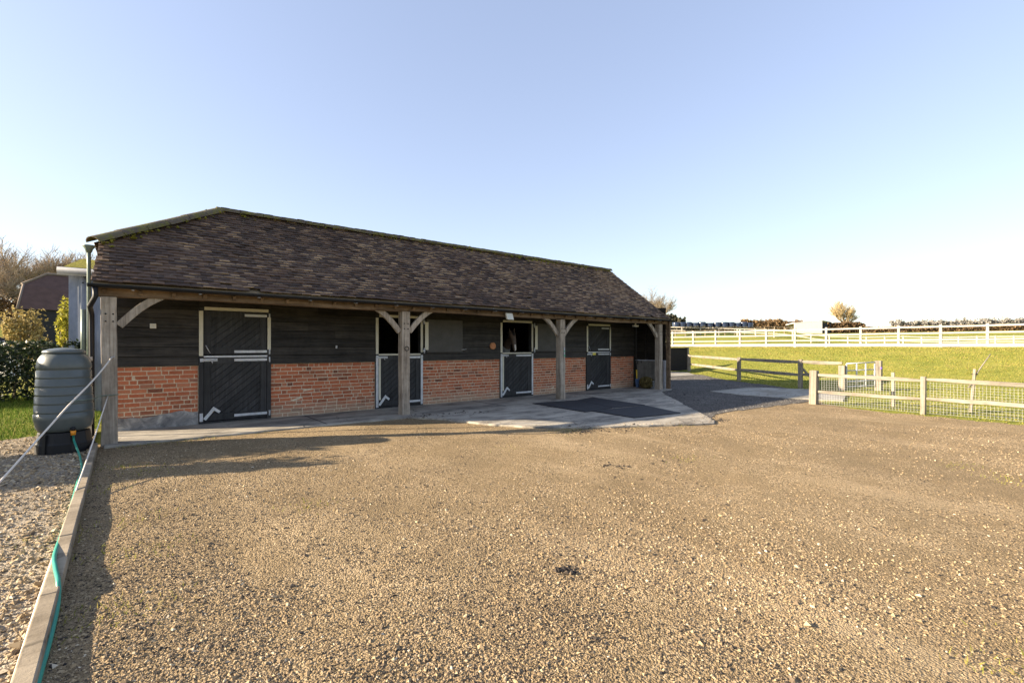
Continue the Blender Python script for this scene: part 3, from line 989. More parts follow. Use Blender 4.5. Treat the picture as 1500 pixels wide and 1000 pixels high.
def make_door(idx, x0, opened, galv_sides):
    x1 = x0 + DW
    fy = WY - 0.035
    f = MB()
    f.box(x0 + 0.001, x0 + 0.075, fy, WY + 0.09, 0.0, 2.18)
    f.box(x1 - 0.075, x1 - 0.001, fy, WY + 0.09, 0.0, 2.18)
    f.box(x0 + 0.075, x1 - 0.075, fy + 0.001, WY + 0.09, 2.125, 2.18)
    f.box(x0 + 0.075, x1 - 0.075, WY - 0.02, WY + 0.09, 0.002, 0.03)
    D = f.build('stable_door', MT['door'], S, bevel=0.003)
    ly = WY - 0.022
    a, b_ = x0 + 0.08, x1 - 0.08
    lower = leaf(a, b_, 0.045, 1.235, ly, 'lower_leaf', D)
    # metal strips against chewing, laid on the frame and the leaf tops
    t = MB()
    t.box(x0 + 0.09, x1 - 0.05, fy - 0.008, fy - 0.002, 2.128, 2.186)
    t.build('head_trim', MT['trim'], D)
    t = MB()
    t.box(x0 + 0.004, x0 + 0.070, fy - 0.006, fy - 0.001, 1.27, 2.11)
    t.build('jamb_trim', MT['trim'], D)
    t = MB()
    t.box(x1 - 0.066, x1 - 0.006, fy - 0.006, fy - 0.001, 1.38 if not opened else 1.30, 2.03 if not opened else 2.11)
    t.build('jamb_trim', MT['trim'], D)
    t = MB()
    t.box(a, b_ + 0.01, ly - 0.014, ly + 0.05, 1.237, 1.272)
    t.build('top_rail_cap', MT['galv'] if not opened else MT['trim'], D)
    if galv_sides:
        for u0, u1 in ((x0 + 0.006, x0 + 0.066), (x1 - 0.066, x1 - 0.006)):
            t = MB()
            t.box(u0, u1, fy - 0.006, fy - 0.001, 0.03, 1.235)
            t.build('side_strip', MT['galv'], D)
        t = MB()
        t.box(a + 0.002, a + 0.05, ly - 0.006, ly - 0.001, 0.20, 1.19)
        t.build('edge_strip', MT['trim'], D)
    strap(b_ + 0.03, 1.185, 0.60, ly - 0.001, D)
    strap(b_ + 0.03, 0.115, 0.60, ly - 0.001, D)
    # bolt at the top, kick bolt at the foot
    t = MB()
    t.box(a - 0.02, a + 0.22, ly - 0.008, ly - 0.001, 1.165, 1.215)
    t.tube([(a - 0.05, ly - 0.02, 1.19), (a + 0.2, ly - 0.02, 1.19)], 0.011, 8)
    t.tube([(a + 0.12, ly - 0.02, 1.19), (a + 0.14, ly - 0.03, 1.13)], 0.009, 6)
    t.box(x0 + 0.02, x0 + 0.075, fy - 0.012, fy - 0.007, 1.16, 1.22)
    t.build('door_bolt', MT['galv'], D)
    t = MB()
    ca, sa = math.cos(R(52)), math.sin(R(52))
    p0 = Vector((a + 0.01, ly - 0.008, 0.075)); dv = Vector((ca, 0, sa)); nv = Vector((sa, 0, -ca))
    t.bar(p0, p0 + dv * 0.26, 0.055, 0.014, (0, 1, 0))
    t.bar(p0 + dv * 0.25 - nv * 0.03, p0 + dv * 0.25 + nv * 0.12, 0.05, 0.018, (0, 1, 0))
    t.box(x0 + 0.012, x0 + 0.066, fy - 0.012, fy - 0.007, 0.045, 0.20)
    t.build('kick_bolt', MT['galv'], D, bevel=0.004)
    if opened:
        ox0, ox1 = x1 + 0.075, x1 + 0.075 + 1.06
        u = MB()
        u.box(ox0, ox1, WY - 0.085, WY - 0.045, 1.30, 2.12)
        lf = u.build('upper_leaf', MT['shutter'], D, bevel=0.004, label='upper door leaf folded open flat against the boards')
        t = MB()
        t.box(ox0 - 0.05, ox0 + 0.045, WY - 0.094, WY - 0.087, 1.36, 2.05)
        t.build('leaf_edge_strip', MT['trim'], D)
        t = MB()
        t.tube([(ox1 - 0.03, WY - 0.09, 1.36), (ox1 + 0.12, WY - 0.07, 1.37)], 0.008, 6)
        t.build('hold_back_hook', MT['galv'], D)
        for z in (2.06, 1.34):
            t = MB()
            t.box(x1 - 0.03, ox0 - 0.052, WY - 0.10, WY - 0.092, z - 0.022, z + 0.022)
            t.tube([(x1 + 0.0, WY - 0.098, z - 0.07), (x1 + 0.0, WY - 0.098, z + 0.07)], 0.017, 8)
            t.build('hinge', MT['galv'], D)
    else:
        leaf(a, b_, 1.30, 2.12, ly, 'upper_leaf', D)
        strap(b_ + 0.03, 1.345, 0.60, ly - 0.001, D)
        strap(b_ + 0.03, 2.055, 0.42, ly - 0.001, D)
        t = MB()
        t.tube([(a + 0.03, ly - 0.012, 1.47), (a + 0.05, ly - 0.022, 1.42), (a + 0.10, ly - 0.02, 1.32)], 0.008, 6)
        t.build('hook', MT['galv'], D)
    if idx == 3:
        t = MB()
        t.box(x0 + 0.30, x0 + 0.45, ly - 0.013, ly - 0.009, 1.16, 1.265)
        nt_ = t.build('notice', MT['notice'], D)
    return D


make_door(0, DOORS[0], False, False)
make_door(1, DOORS[1], True, True)
make_door(2, DOORS[2], True, True)
make_door(3, DOORS[3], False, False)

# other walls and inside
t = MB()
t.box(-0.08, 14.28, BY - 0.08, BY, 0, 2.55)
t.build('rear_wall', MT['board'], S)


def roof_z(y):
    return EZ + SL * (y - EY) if y < RY else RZ - SL * (y - RY)


t = MB()
t.prism([(-0.16, WY, -0.02), (-0.16, BY, -0.02), (-0.16, BY, roof_z(BY) - 0.1), (-0.16, 13.2, 3.0), (-0.16, 10.3, 3.0), (-0.16, WY - 0.9, roof_z(WY - 0.9) - 0.1), (-0.16, WY, 2.4)], (0.08, 0, 0))
t.build('gable_wall', MT['board_y'], S)
for xp in (3.5, 7.0, 10.9):
    t = MB()
    t.box(xp - 0.05, xp + 0.05, WY + 0.17, BY - 0.09, 0, 3.0)
    t.build('partition', MT['dark'], S)
# right hand end wall of the porch: concrete block below, boards above
t = MB()
bl = MB()
for c in range(4):
    y = PY + 0.06
    off = 0.22 if c % 2 else 0.44
    while y < WY - 0.01:
        e = min(y + off, WY - 0.036)
        bl.box(14.36, 14.46, y, e - 0.006, c * 0.235, c * 0.235 + 0.229, jit=0.0015)
        y = e
        off = 0.44
        if WY - 0.036 - y < 0.02: break
bl.box(14.362, 14.458, PY + 0.062, WY - 0.04, 0.0, 0.93)
bw = bl.build('block_wall', MT['block'], S)
t = MB()
t.box(14.35, 14.47, PY + 0.0, WY - 0.036, 0.941, 0.965)
t.box(14.345, 14.475, PY - 0.012, PY + 0.055, 0, 0.938)
t.build('coping', MT['galv'], bw)
t = MB()
y0 = PY + 0.0
for c in range(12):
    z = 0.97 + c * 0.15
    t.box(14.40 + rnd.uniform(0, .006), 14.425 + 0.004 * (c % 2), y0, WY - 0.04, z - 0.006 * (c > 0), z + 0.152)
t.build('end_boarding', MT['board_y'], S)
t = MB()
t.box(14.33, 14.40, 10.12, 10.19, 0.97, 2.5)
t.box(14.33, 14.40, 9.74, 9.80, 0.97, 2.5)
t.box(14.28, 14.40, WY - 0.03, WY + 0.03, 0, 2.9)
t.build('end_stud', MT['board_y'], S)
t = MB()
t.box(14.41, 14.49, 9.22, 9.36, 0.0, 2.36)
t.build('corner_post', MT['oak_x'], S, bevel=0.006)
t = MB()
t.prism([(14.43, WY, 0), (14.43, BY, 0), (14.43, BY, roof_z(BY) - 0.1), (14.43, RY, RZ - 0.15), (14.43, EY + 0.3, roof_z(EY + 0.3) - 0.12), (14.43, WY, 2.5)], (0.05, 0, 0))
t.build('gable_wall', MT['board_y'], S)

# posts, braces, eaves beam
beam = MB()
nb = 40
xs_ = [-0.30 + (14.50 + 0.30) * k / nb for k in range(nb + 1)]
for a, b_, z0 in ((-0.30, 4.7, 0), (4.704, 9.4, 1), (9.404, 14.50, 2)):
    n = 14
    vs, fs = [], []
    for k in range(n + 1):
        x = a + (b_ - a) * k / n
        wv = 0.012 * math.sin(x * 1.3 + z0) + rnd.uniform(-0.005, 0.005)
        for yy, zz in ((PY - 0.08, 2.19), (PY + 0.08, 2.19), (PY + 0.08, 2.345), (PY - 0.08, 2.345)):
            vs.append((x, yy + wv * 0.5, zz + wv))
    for k in range(n):
        p = 4 * k
        for q in range(4):
            fs.append((p + q, p + 4 + q, p + 4 + (q + 1) % 4, p + (q + 1) % 4))
    fs += [(3, 2, 1, 0), (4 * n, 4 * n + 1, 4 * n + 2, 4 * n + 3)]
    beam.add(vs, fs)
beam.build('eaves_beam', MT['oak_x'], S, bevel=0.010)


def brace(x, side, parent):
    b = MB()
    n = 9
    vs, fs = [], []
    for k in range(n + 1):
        t = k / n
        # slightly arched from the post up to the beam
        cx = x + side * (0.02 + 0.56 * t)
        cz = 1.76 + 0.50 * t + 0.055 * math.sin(math.pi * t)
        ang = math.atan2(0.50 + 0.055 * math.pi * math.cos(math.pi * t), 0.56)
        nx_, nz_ = -math.sin(ang) * side, math.cos(ang)
        for s_, yy in ((-1, -0.035), (1, -0.035), (1, 0.035), (-1, 0.035)):
            vs.append((cx + nx_ * s_ * 0.055, PY + yy, cz + nz_ * s_ * 0.055))
    for k in range(n):
        p = 4 * k
        for q in range(4):
            fs.append((p + q, p + (q + 1) % 4, p + 4 + (q + 1) % 4, p + 4 + q) if side < 0 else (p + q, p + 4 + q, p + 4 + (q + 1) % 4, p + (q + 1) % 4))
    fs += [(0, 1, 2, 3), (4 * n + 3, 4 * n + 2, 4 * n + 1, 4 * n)]
    b.add(vs, fs)
    b.build('brace', MT['oak_z'], parent, bevel=0.006)


for i, (x, sides) in enumerate(((-0.16, (1,)), (4.655, (-1, 1)), (9.35, (-1, 1)), (14.0, (-1,)))):
    p = MB()
    n = 14
    vs, fs = [], []
    hw = 0.092
    for k in range(n + 1):
        z = -0.10 + (2.185 + 0.10) * k / n
        wv = 0.006 * math.sin(z * 2.3 + i * 2)
        gg = hw * (1.06 if z < 0.2 else 1.0) * rnd.uniform(0.975, 1.02)
        for sx, sy in ((-1, -1), (1, -1), (1, 1), (-1, 1)):
            vs.append((x + wv + sx * gg, PY + sy * gg + wv, z))
    for k in range(n):
        q = 4 * k
        for j in range(4):
            fs.append((q + j, q + (j + 1) % 4, q + 4 + (j + 1) % 4, q + 4 + j))
    fs += [(3, 2, 1, 0), (4 * n, 4 * n + 1, 4 * n + 2, 4 * n + 3)]
    p.add(vs, fs)
    po = p.build('post', MT['oak_z'], S, bevel=0.010)
    for s_ in sides:
        brace(x + s_ * hw, s_, po)
    pg = MB()
    for zz in (1.82, 1.93):
        for sx in (-0.04, 0.045):
            pg = MB()
            pg.tube([(x + sx, PY - hw - 0.012, zz), (x + sx, PY - hw + 0.02, zz)], 0.012, 7)
            pg.build('peg', MT['iron'], po)
    if i == 1:
        q = MB()
        ring = [(x + 0.012 + 0.045 * math.cos(a), PY - hw - 0.014, 1.40 + 0.045 * math.sin(a)) for a in np.linspace(0, 2 * math.pi, 17)]
        q.tube(ring, 0.008, 6)
        q.build('tie_ring', MT['iron'], po)
    if i == 2:
        q = MB()
        q.box(x + 0.03, x + 0.075, PY - hw - 0.010, PY - hw - 0.004, 1.16, 1.42)
        q.build('label_strip', MT['grey'], po)
        q = MB()
        q.box(x + 0.028, x + 0.077, PY - hw - 0.014, PY - hw - 0.011, 1.17, 1.22)
        q.build('green_label', MT['green'], po)
        q = MB()
        q.box(x + 0.028, x + 0.077, PY - hw - 0.014, PY - hw - 0.011, 1.30, 1.33)
        q.build('green_label', MT['green'], po)

# rafters ends and roof deck
t = MB()
x = LX + 0.12
while x < RX - 0.05:
    yt = RY if x > PX else HY + (RY - HY) * max(0.0, x - HX - 0.05) / (PX - HX)
    t.prism([(x, EY + 0.02, EZ - 0.10), (x, yt, roof_z(yt) - 0.12), (x, yt, roof_z(yt) - 0.20), (x, EY + 0.06, EZ - 0.16)], (0.05, 0, 0))
    x += 0.42
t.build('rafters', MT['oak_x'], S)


def on_slope(y, lift=0.0):
    return EZ + SL * (y - EY) + lift




def left_edge(y):
    if y <= HY: return LX + (HX - LX) * (y - EY) / (HY - EY)
    return HX + (PX - HX) * (y - HY) / (RY - HY)


deck = MB()
fr = [(LX + 0.02, EY + 0.02), (RX - 0.03, EY + 0.02), (RX - 0.03, RY), (PX, RY), (HX + 0.02, HY)]
deck.prism([(x, y, on_slope(y, -0.035)) for x, y in fr], (0, 0, -0.03))
fb = [(HX + 0.02, 2 * RY - HY), (PX, RY), (RX - 0.03, RY), (RX - 0.03, 2 * RY - EY), (LX, 2 * RY - EY)]
deck.prism([(x, y, roof_z(y) - 0.035) for x, y in fb], (0, 0, -0.03))
deck.prism([(HX, HY, HZ_ - 0.02), (PX, RY, RZ - 0.03), (HX, 2 * RY - HY, HZ_ - 0.02)], (0.02, 0, -0.05))

tl = MB()


def tiles(org, ua, va, nu0, nu1, ncourse, lim, sag=None, gauge=0.102, tw=0.168):
    """plain tiles: ua along the courses, va up the slope"""
    ua = Vector(ua); va = Vector(va)
    nn = ua.cross(va).normalized()
    for c in range(ncourse):
        v0 = c * gauge
        off = (c % 2) * tw / 2
        for k in range(nu0, nu1):
            u0 = k * tw + off
            lo_, hi_ = lim(v0 + gauge * 0.4)
            u1 = min(u0 + tw, hi_ + rnd.uniform(-0.006, 0.006))
            u0 = max(u0, lo_ + rnd.uniform(-0.006, 0.006))
            if u1 - u0 < 0.02: continue
            uc = (u0 + u1) / 2
            lift = rnd.gauss(0, 0.0036)
            roll = rnd.gauss(0, 0.0030)
            cam_ = rnd.uniform(0.002, 0.006)
            sl = rnd.gauss(0, 0.004)
            th = 0.016
            if rnd.random() < 0.004: continue
            if rnd.random() < 0.03: lift += 0.008
            g = 0.0015
            sg = sag(uc, v0) if sag else 0.0
            vs = []
            for (uu, rr_) in ((u0 + g, -roll), (uc, 0), (u1 - g, roll)):
                mid = cam_ if uu == uc else 0
                lo = 0.028 + lift + rr_ + mid + sg
                hi = 0.004 + mid + sg
                p0 = org + ua * uu + va * (v0 - 0.012 + sl)
                p1 = org + ua * uu + va * (v0 + 0.155 + sl)
                vs += [p0 + nn * lo, p1 + nn * hi, p0 + nn * (lo - th)]
            fs = [(0, 3, 4, 1), (3, 6, 7, 4), (2, 5, 3, 0), (5, 8, 6, 3), (0, 1, 2), (8, 7, 6)]
            tl.add(vs, fs)


ang = math.atan(SL)
vlen = math.hypot(RY - EY, RZ - EZ)
vy = math.cos(ang)


def sag_f(u, v):
    return -0.022 * math.sin(u * 0.55 + 0.7) * math.sin(v / vlen * 3.1) + 0.007 * math.sin(u * 2.1 + v * 1.7)


tiles(Vector((0, EY - 0.02, EZ)), (1, 0, 0), (0, vy, math.sin(ang)), -4, 88, int(vlen / 0.102) + 1,
      lambda v: (left_edge(EY + v * vy), RX - 0.02), sag_f)
# rear slope and the half hip
tiles(Vector((0, 2 * RY - EY + 0.02, EZ)), (-1, 0, 0), (0, -vy, math.sin(ang)), -88, 4, int(vlen / 0.102) + 1,
      lambda v: (-(RX - 0.02), -left_edge(EY + v * vy)), None)
hv = Vector((PX - HX, 0, RZ - HZ_)).normalized()
hl = math.hypot(PX - HX, RZ - HZ_)
tiles(Vector((HX - 0.04, 2 * RY - HY, HZ_)), (0, -1, 0), hv, 0, 21, int(hl / 0.102),
      lambda v: ((RY - HY) * (v / hl), 2 * (RY - HY) - (RY - HY) * (v / hl)), None)
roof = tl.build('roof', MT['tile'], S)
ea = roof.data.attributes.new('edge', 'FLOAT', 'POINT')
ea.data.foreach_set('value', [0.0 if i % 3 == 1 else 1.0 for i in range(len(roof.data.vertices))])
dk = deck.build('roof_deck', MT['batten'], roof)
t = MB()
n = 30
for a, b_ in ((LX + 0.03, 4.9), (4.905, 9.7), (9.705, RX - 0.04)):
    t.box(a, b_, EY - 0.005, EY + 0.035, EZ - 0.085, EZ - 0.012, jit=0.004)
t.build('tilting_fillet', MT['batten'], roof)


def ridge_run(a, b_, name, seg=0.44, rad=0.125, up=(0, 0, 1)):
    a = Vector(a); b_ = Vector(b_)
    L = (b_ - a).length
    d = (b_ - a).normalized()
    x = d.cross(Vector((0, 0, 1))).normalized()
    u = x.cross(d)
    m = MB()
    n = max(1, round(L / seg))
    for k in range(n):
        p = a + d * (L * k / n)
        q = a + d * (L * (k + 1) / n - 0.008)
        j = rnd.uniform(-0.010, 0.010)
        tilt = rnd.uniform(-0.004, 0.006)
        vs, fs = [], []
        N = 9
        for (pt, r_) in ((p, rad), (q, rad * 0.97)):
            for rr_ in (r_, r_ - 0.018):
                for i in range(N):
                    t_ = math.pi * (i / (N - 1) * 1.0)
                    vs.append(pt + x * (math.cos(t_) * rr_ * 1.0 + j) + u * (math.sin(t_) * rr_ * 0.72 - 0.030 + tilt * (pt is p)))
        for i in range(N - 1):
            fs += [(i, i + 1, 2 * N + i + 1, 2 * N + i), (N + i + 1, N + i, 3 * N + i, 3 * N + i + 1), (i + 1, i, N + i, N + i + 1), (2 * N + i, 2 * N + i + 1, 3 * N + i + 1, 3 * N + i)]
        fs += [(0, 2 * N, 3 * N, N), (N - 1, 2 * N - 1, 4 * N - 1, 3 * N - 1)]
        m.add(vs, fs, False)
    return m.build(name, MT['ridge'], roof)


ridge_run((PX - 0.05, RY, RZ + 0.035), (RX - 0.02, RY, RZ + 0.035), 'ridge_tiles')
ridge_run((HX - 0.08, HY - 0.06, HZ_ + 0.03), (PX, RY, RZ + 0.03), 'hip_tiles', rad=0.135)
ridge_run((HX - 0.08, 2 * RY - HY + 0.06, HZ_ + 0.03), (PX, RY, RZ + 0.03), 'hip_tiles', rad=0.135)
# moss cushions on the ridge
cnt = 900
u_ = rng.uniform(0, 1, cnt)
mx = np.where(u_ < 0.3, HX + (PX - HX) * (u_ / 0.3), PX + (RX - PX) * ((u_ - 0.3) / 0.7))
myy = np.where(u_ < 0.3, HY + (RY - HY) * (u_ / 0.3), RY)
mz = np.where(u_ < 0.3, HZ_ + (RZ - HZ_) * (u_ / 0.3), RZ)
off = rng.normal(0, 0.07, cnt)
mp = np.stack([mx + rng.normal(0, 0.01, cnt) + np.where(u_ < .3, off * .5, 0), myy - np.abs(off) * 1.2, mz + 0.085 - np.abs(off) * 1.0], 1)
sz = rng.gamma(3, 0.007, cnt) + 0.004
mo = rocks('ridge_moss', mp, sz, np.zeros(cnt), MT['moss'])
del mo['kind']
mo.parent = roof
mo.location = -LOC[roof]

# gutter, brackets, downpipe
gut = MB()
gx0, gx1 = LX - 0.04, RX + 0.02
vs, fs = [], []
N = 9
gz = [(gx0, 2.352), (3.5, 2.345), (7, 2.338), (11, 2.34), (gx1, 2.335)]
for x, z in gz:
    for rr_ in (0.050, 0.045):
        for i in range(N):
            a = math.pi * i / (N - 1)
            vs.append((x, EY - 0.062 + math.cos(a) * rr_, z - math.sin(a) * rr_))
for s_ in range(len(gz) - 1):
    p = s_ * 2 * N
    q = p + 2 * N
    for i in range(N - 1):
        fs += [(p + i, p + i + 1, q + i + 1, q + i), (p + N + i + 1, p + N + i, q + N + i, q + N + i + 1)]
    fs += [(p, q, q + N, p + N), (p + N - 1, p + 2 * N - 1, q + 2 * N - 1, q + N - 1)]
fs += [tuple(range(N)), tuple(reversed(range(8 * N, 9 * N)))]
gut.add(vs, fs, True)
g_o = gut.build('gutter', MT['black_plastic'], S)
x = 0.1
while x < gx1:
    t = MB()
    t.box(x, x + 0.03, EY - 0.118, EY - 0.006, 2.282, 2.287)
    t.box(x, x + 0.03, EY - 0.005, EY + 0.002, 2.287, 2.36)
    x += 0.85
    t.build('gutter_bracket', MT['grey'], g_o)
t = MB()
dx_ = -0.375
t.tube([(gx0 + 0.09, EY - 0.062, 2.30), (gx0 + 0.09, EY - 0.062, 2.17), (dx_ + 0.0, EY + 0.05, 2.03), (dx_ + 0.01, PY + 0.13, 1.93), (dx_ + 0.01, PY + 0.14, 1.8), (dx_ + 0.01, PY + 0.14, 0.12), (dx_ + 0.0, PY + 0.03, 0.04)], 0.034, 12)
dp = t.build('downpipe', MT['black_plastic'], S)
t = MB()
t.tube([(dx_ - 0.085, PY + 0.20, 2.0), (dx_ - 0.085, PY + 0.20, 1.2)], 0.030, 12)
t.tube([(dx_ - 0.085, PY + 0.20, 1.28), (dx_ - 0.085, PY + 0.20, 0.1)], 0.030, 12)
t.build('downpipe', MT['zinc'], S)
t = MB()
t.tube([(dx_ - 0.05, 10.22, 3.0), (dx_ - 0.05, 10.22, 2.75), (dx_ - 0.05, 10.2, 0.1)], 0.026, 10)
t.lathe((dx_ - 0.05, 10.22, 2.95), [(0.034, 0), (0.05, 0.05), (0.085, 0.10), (0.085, 0.115)], 12)
t.build('hopper_pipe', MT['zinc'], S)
t = MB()
t.tube([(dx_ - 0.30, PY + 0.06, 1.245), (dx_ + 0.02, PY + 0.10, 1.265)], 0.034, 12)
t.build('rain_diverter', MT['grey'], dp)
t = MB()
t.tube([(dx_ + 0.0, PY + 0.03, 0.05), (dx_ + 0.03, PY - 0.13, 0.03)], 0.045, 12)
t.build('pipe_shoe', MT['black_plastic'], dp)

# small fittings
fl = on_front(744.5, 463.5, PY - 0.16)
t = MB()
t.prism([(fl.x - 0.10, PY - 0.21, fl.z + 0.075), (fl.x + 0.10, PY - 0.21, fl.z + 0.075), (fl.x + 0.10, PY - 0.26, fl.z - 0.085), (fl.x - 0.10, PY - 0.26, fl.z - 0.085)], (0, 0.06, 0.02))
lo = t.build('floodlight', MT['ivory'], S, bevel=0.006)
t = MB()
t.box(fl.x - 0.02, fl.x + 0.02, PY - 0.17, PY - 0.06, fl.z + 0.0, fl.z + 0.03)
t.build('bracket', MT['iron'], lo)
t = MB()
t.prism([(fl.x - 0.085, PY - 0.2165, fl.z + 0.060), (fl.x + 0.085, PY - 0.2165, fl.z + 0.060), (fl.x + 0.085, PY - 0.2635, fl.z - 0.070), (fl.x - 0.085, PY - 0.2635, fl.z - 0.070)], (0, 0.004, 0))
t.build('lens', MT['glass'], lo)
sw = on_front(224, 477.5, WY)
t = MB()
t.box(sw.x - 0.045, sw.x + 0.045, WY - 0.075, WY - 0.034, sw.z - 0.042, sw.z + 0.042)
so_ = t.build('switch_box', MT['ivory'], S, bevel=0.006)
t = MB()
t.box(sw.x - 0.006, sw.x + 0.014, WY - 0.082, WY - 0.076, sw.z - 0.02, sw.z + 0.02)
t.build('rocker', MT['trim'], so_)
pq = on_front(720.5, 506.5, WY)
t = MB()
rings = [(0.0, -0.058), (0.045, -0.060), (0.062, -0.066), (0.082, -0.070), (0.096, -0.058), (0.098, -0.034)]
N = 28
vs, fs = [], []
for r_, yy in rings:
    for k in range(N):
        a = 2 * math.pi * k / N
        vs.append((pq.x + r_ * math.cos(a), WY + yy + (0.006 * math.sin(5 * a) if 0.01 < r_ < 0.06 else 0), pq.z + r_ * math.sin(a)))
for i in range(len(rings) - 1):
    for k in range(N):
        fs.append((i * N + k, i * N + (k + 1) % N, (i + 1) * N + (k + 1) % N, (i + 1) * N + k))
t.add(vs, fs, True)
t.build('plaque', MT['terracotta'], S)
t = MB()
bk = on_front(931, 477, PY + 0.5)
t.box(bk.x - 0.13, bk.x + 0.13, PY + 0.46, PY + 0.54, bk.z - 0.035, bk.z + 0.02)
t.box(bk.x - 0.02, bk.x + 0.02, PY + 0.48, PY + 0.52, bk.z + 0.02, bk.z + 0.32)
t.build('porch_light', MT['shelter'], S, bevel=0.008)
t = MB()
hk = on_front(492, 508, WY)
t.box(hk.x - 0.018, hk.x + 0.018, WY - 0.045, WY - 0.033, hk.z - 0.03, hk.z + 0.03)
t.tube([(hk.x, WY - 0.05, hk.z + 0.01), (hk.x, WY - 0.08, hk.z - 0.005), (hk.x, WY - 0.075, hk.z - 0.03)], 0.006, 6)
t.build('tie_hook', MT['galv'], S)

# ------------------------------------------------------------------ rubber mats
mats = [([(780, 590), (844, 585.5), (897, 596.5), (857, 602.5)], 'black rubber mat nearest the oak post, left of the three on the apron'),
        ([(845.5, 585.4), (868, 581), (945, 592.3), (898.5, 596.3)], 'black rubber mat closest to the stable doors, behind the other two'),
        ([(867, 601), (946, 593.4), (997, 604), (929, 611)], 'worn greyish rubber mat nearest the front edge of the apron')]
for i, (q, lab) in enumerate(mats):
    c = [on_ground(px, py, 0.02) for px, py in q]
    m = MB()
    m.prism([(p.x, p.y, 0.020 - 0.004 * (i == 1)) for p in c], (0, 0, -0.018 + 0.004 * (i == 1)))
    m.build('rubber_mat', MT['rubber'], bevel=0.004, label=lab, cat='mat', group='rubber mats on the concrete apron')

# ------------------------------------------------------------------ water butt, hose, ropes
wc = Vector((-0.64, 9.20, 0))
WB = empty('water_butt', wc, 'ribbed grey green plastic water butt on a black stand beside the corner post', 'water butt')
t = MB()
prof = [(0.235, 0.27), (0.275, 0.285), (0.298, 0.33), (0.308, 0.40)]
z = 0.44
while z < 1.06:
    r_ = 0.318 - 0.030 * (z - 0.44) / 0.65
    prof += [(r_, z), (r_ + 0.001, z + 0.075), (r_ - 0.009, z + 0.086), (r_ - 0.009, z + 0.100), (r_, z + 0.110)]
    z += 0.118
prof += [(0.292, 1.16), (0.287, 1.21), (0.272, 1.27), (0.245, 1.32), (0.215, 1.350), (0.20, 1.355)]
t.lathe(wc, prof, 56)
bt = t.build('barrel', MT['butt'], WB)
bt.data.polygons.foreach_set('use_smooth', [True] * len(bt.data.polygons))
t = MB()
t.lathe(wc, [(0.226, 1.352), (0.232, 1.358), (0.232, 1.378), (0.215, 1.392), (0.16, 1.412), (0.09, 1.424), (0.02, 1.428)], 48)
t.build('lid', MT['butt'], WB)
t = MB()
t.lathe(wc, [(0.305, -0.02), (0.305, 0.11), (0.296, 0.12), (0.275, 0.265), (0.24, 0.268)], 10, False)
st = t.build('stand', MT['black_plastic'], WB, bevel=0.012)
cd = (Vector((0, 0, 0)) - wc); cd.z = 0; cd.normalize()
sd_ = Vector((-cd.y, cd.x, 0))
for k in (-0.30, 0.95):
    dd = (cd + sd_ * k * -1).normalized()
    t = MB()
    t.bar(wc + dd * 0.285 + Vector((0, 0, -0.01)), wc + dd * 0.272 + Vector((0, 0, 0.25)), 0.045, 0.05, (dd.x, dd.y, 0.01))
    t.build('stand_slot', MT['iron'], st)
td = (cd * 0.95 - sd_ * -0.25).normalized()
tp = wc + td * 0.30 + Vector((0, 0, 0.32))
t = MB()
t.tube([tp - td * 0.02, tp + td * 0.06], 0.022, 10)
t.tube([tp + td * 0.045 + Vector((0, 0, 0.03)), tp + td * 0.045 - Vector((0, 0, 0.03))], 0.02, 10)
tap = t.build('tap', MT['black_plastic'], WB)
t = MB()
t.tube([tp + td * 0.045 - Vector((0, 0, 0.025)), tp + td * 0.045 - Vector((0, 0, 0.085))], [0.030, 0.026], 12)
t.build('hose_connector', MT['orange'], tap)
for ang_ in (-0.9, 0.9):
    t = MB()
    dd = (cd * math.cos(ang_) + sd_ * math.sin(ang_)).normalized()
    t.bar(wc + dd * 0.245 + Vector((0, 0, 1.275)), wc + dd * 0.225 + Vector((0, 0, 1.325)), 0.05, 0.012, (dd.x, dd.y, 0.3))
    t.build('lid_clip', MT['iron'], WB)
# tie strap round butt and post
t = MB()
ring = []
for a in np.linspace(R(-150), R(60), 26):
    ring.append((wc.x + 0.321 * math.cos(a), wc.y + 0.321 * math.sin(a), 0.70))
t.tube([(-0.05, PY - 0.105, 0.73), (-0.26, PY - 0.103, 0.72)] + ring[8:22][::-1][4:] + [], 0.008, 6)
t.build('strap', MT['zinc'], WB)


def spline(pts, n=8):
    pts = [Vector(p) for p in pts]
    out = []
    for i in range(len(pts) - 1):
        p0 = pts[max(i - 1, 0)]; p1 = pts[i]; p2 = pts[i + 1]; p3 = pts[min(i + 2, len(pts) - 1)]
        for k in range(n):
            t = k / n
            out.append(0.5 * ((2 * p1) + (p2 - p0) * t + (2 * p0 - 5 * p1 + 4 * p2 - p3) * t * t + (3 * p1 - p0 - 3 * p2 + p3) * t ** 3))
    return out + [pts[-1]]


hs = tp + td * 0.045 - Vector((0, 0, 0.08))
hp = [hs, hs + Vector((0.01, -0.01, -0.09)), on_ground(117, 668, 0.03), on_ground(120, 688, 0.012), on_ground(115, 702, 0.012)]
for px, py in ((104, 741), (91, 780)):
    hp.append(on_ground(px, py, 0.014))
hp += [on_ground(80, 812, 0.052), on_ground(81, 831, 0.062), on_ground(85, 850, 0.055), on_ground(85.5, 870, 0.012), on_ground(83, 892, 0.0), on_ground(72, 939, -0.008), on_ground(58, 988, -0.008), on_ground(40, 1060, -0.008), on_ground(10, 1250, -0.008)]
t = MB()
t.tube(spline(hp, 10), 0.0125, 10)
t.build('garden_hose', MT['hose'], label='teal green garden hose running from the water butt over the edging', cat='hose')
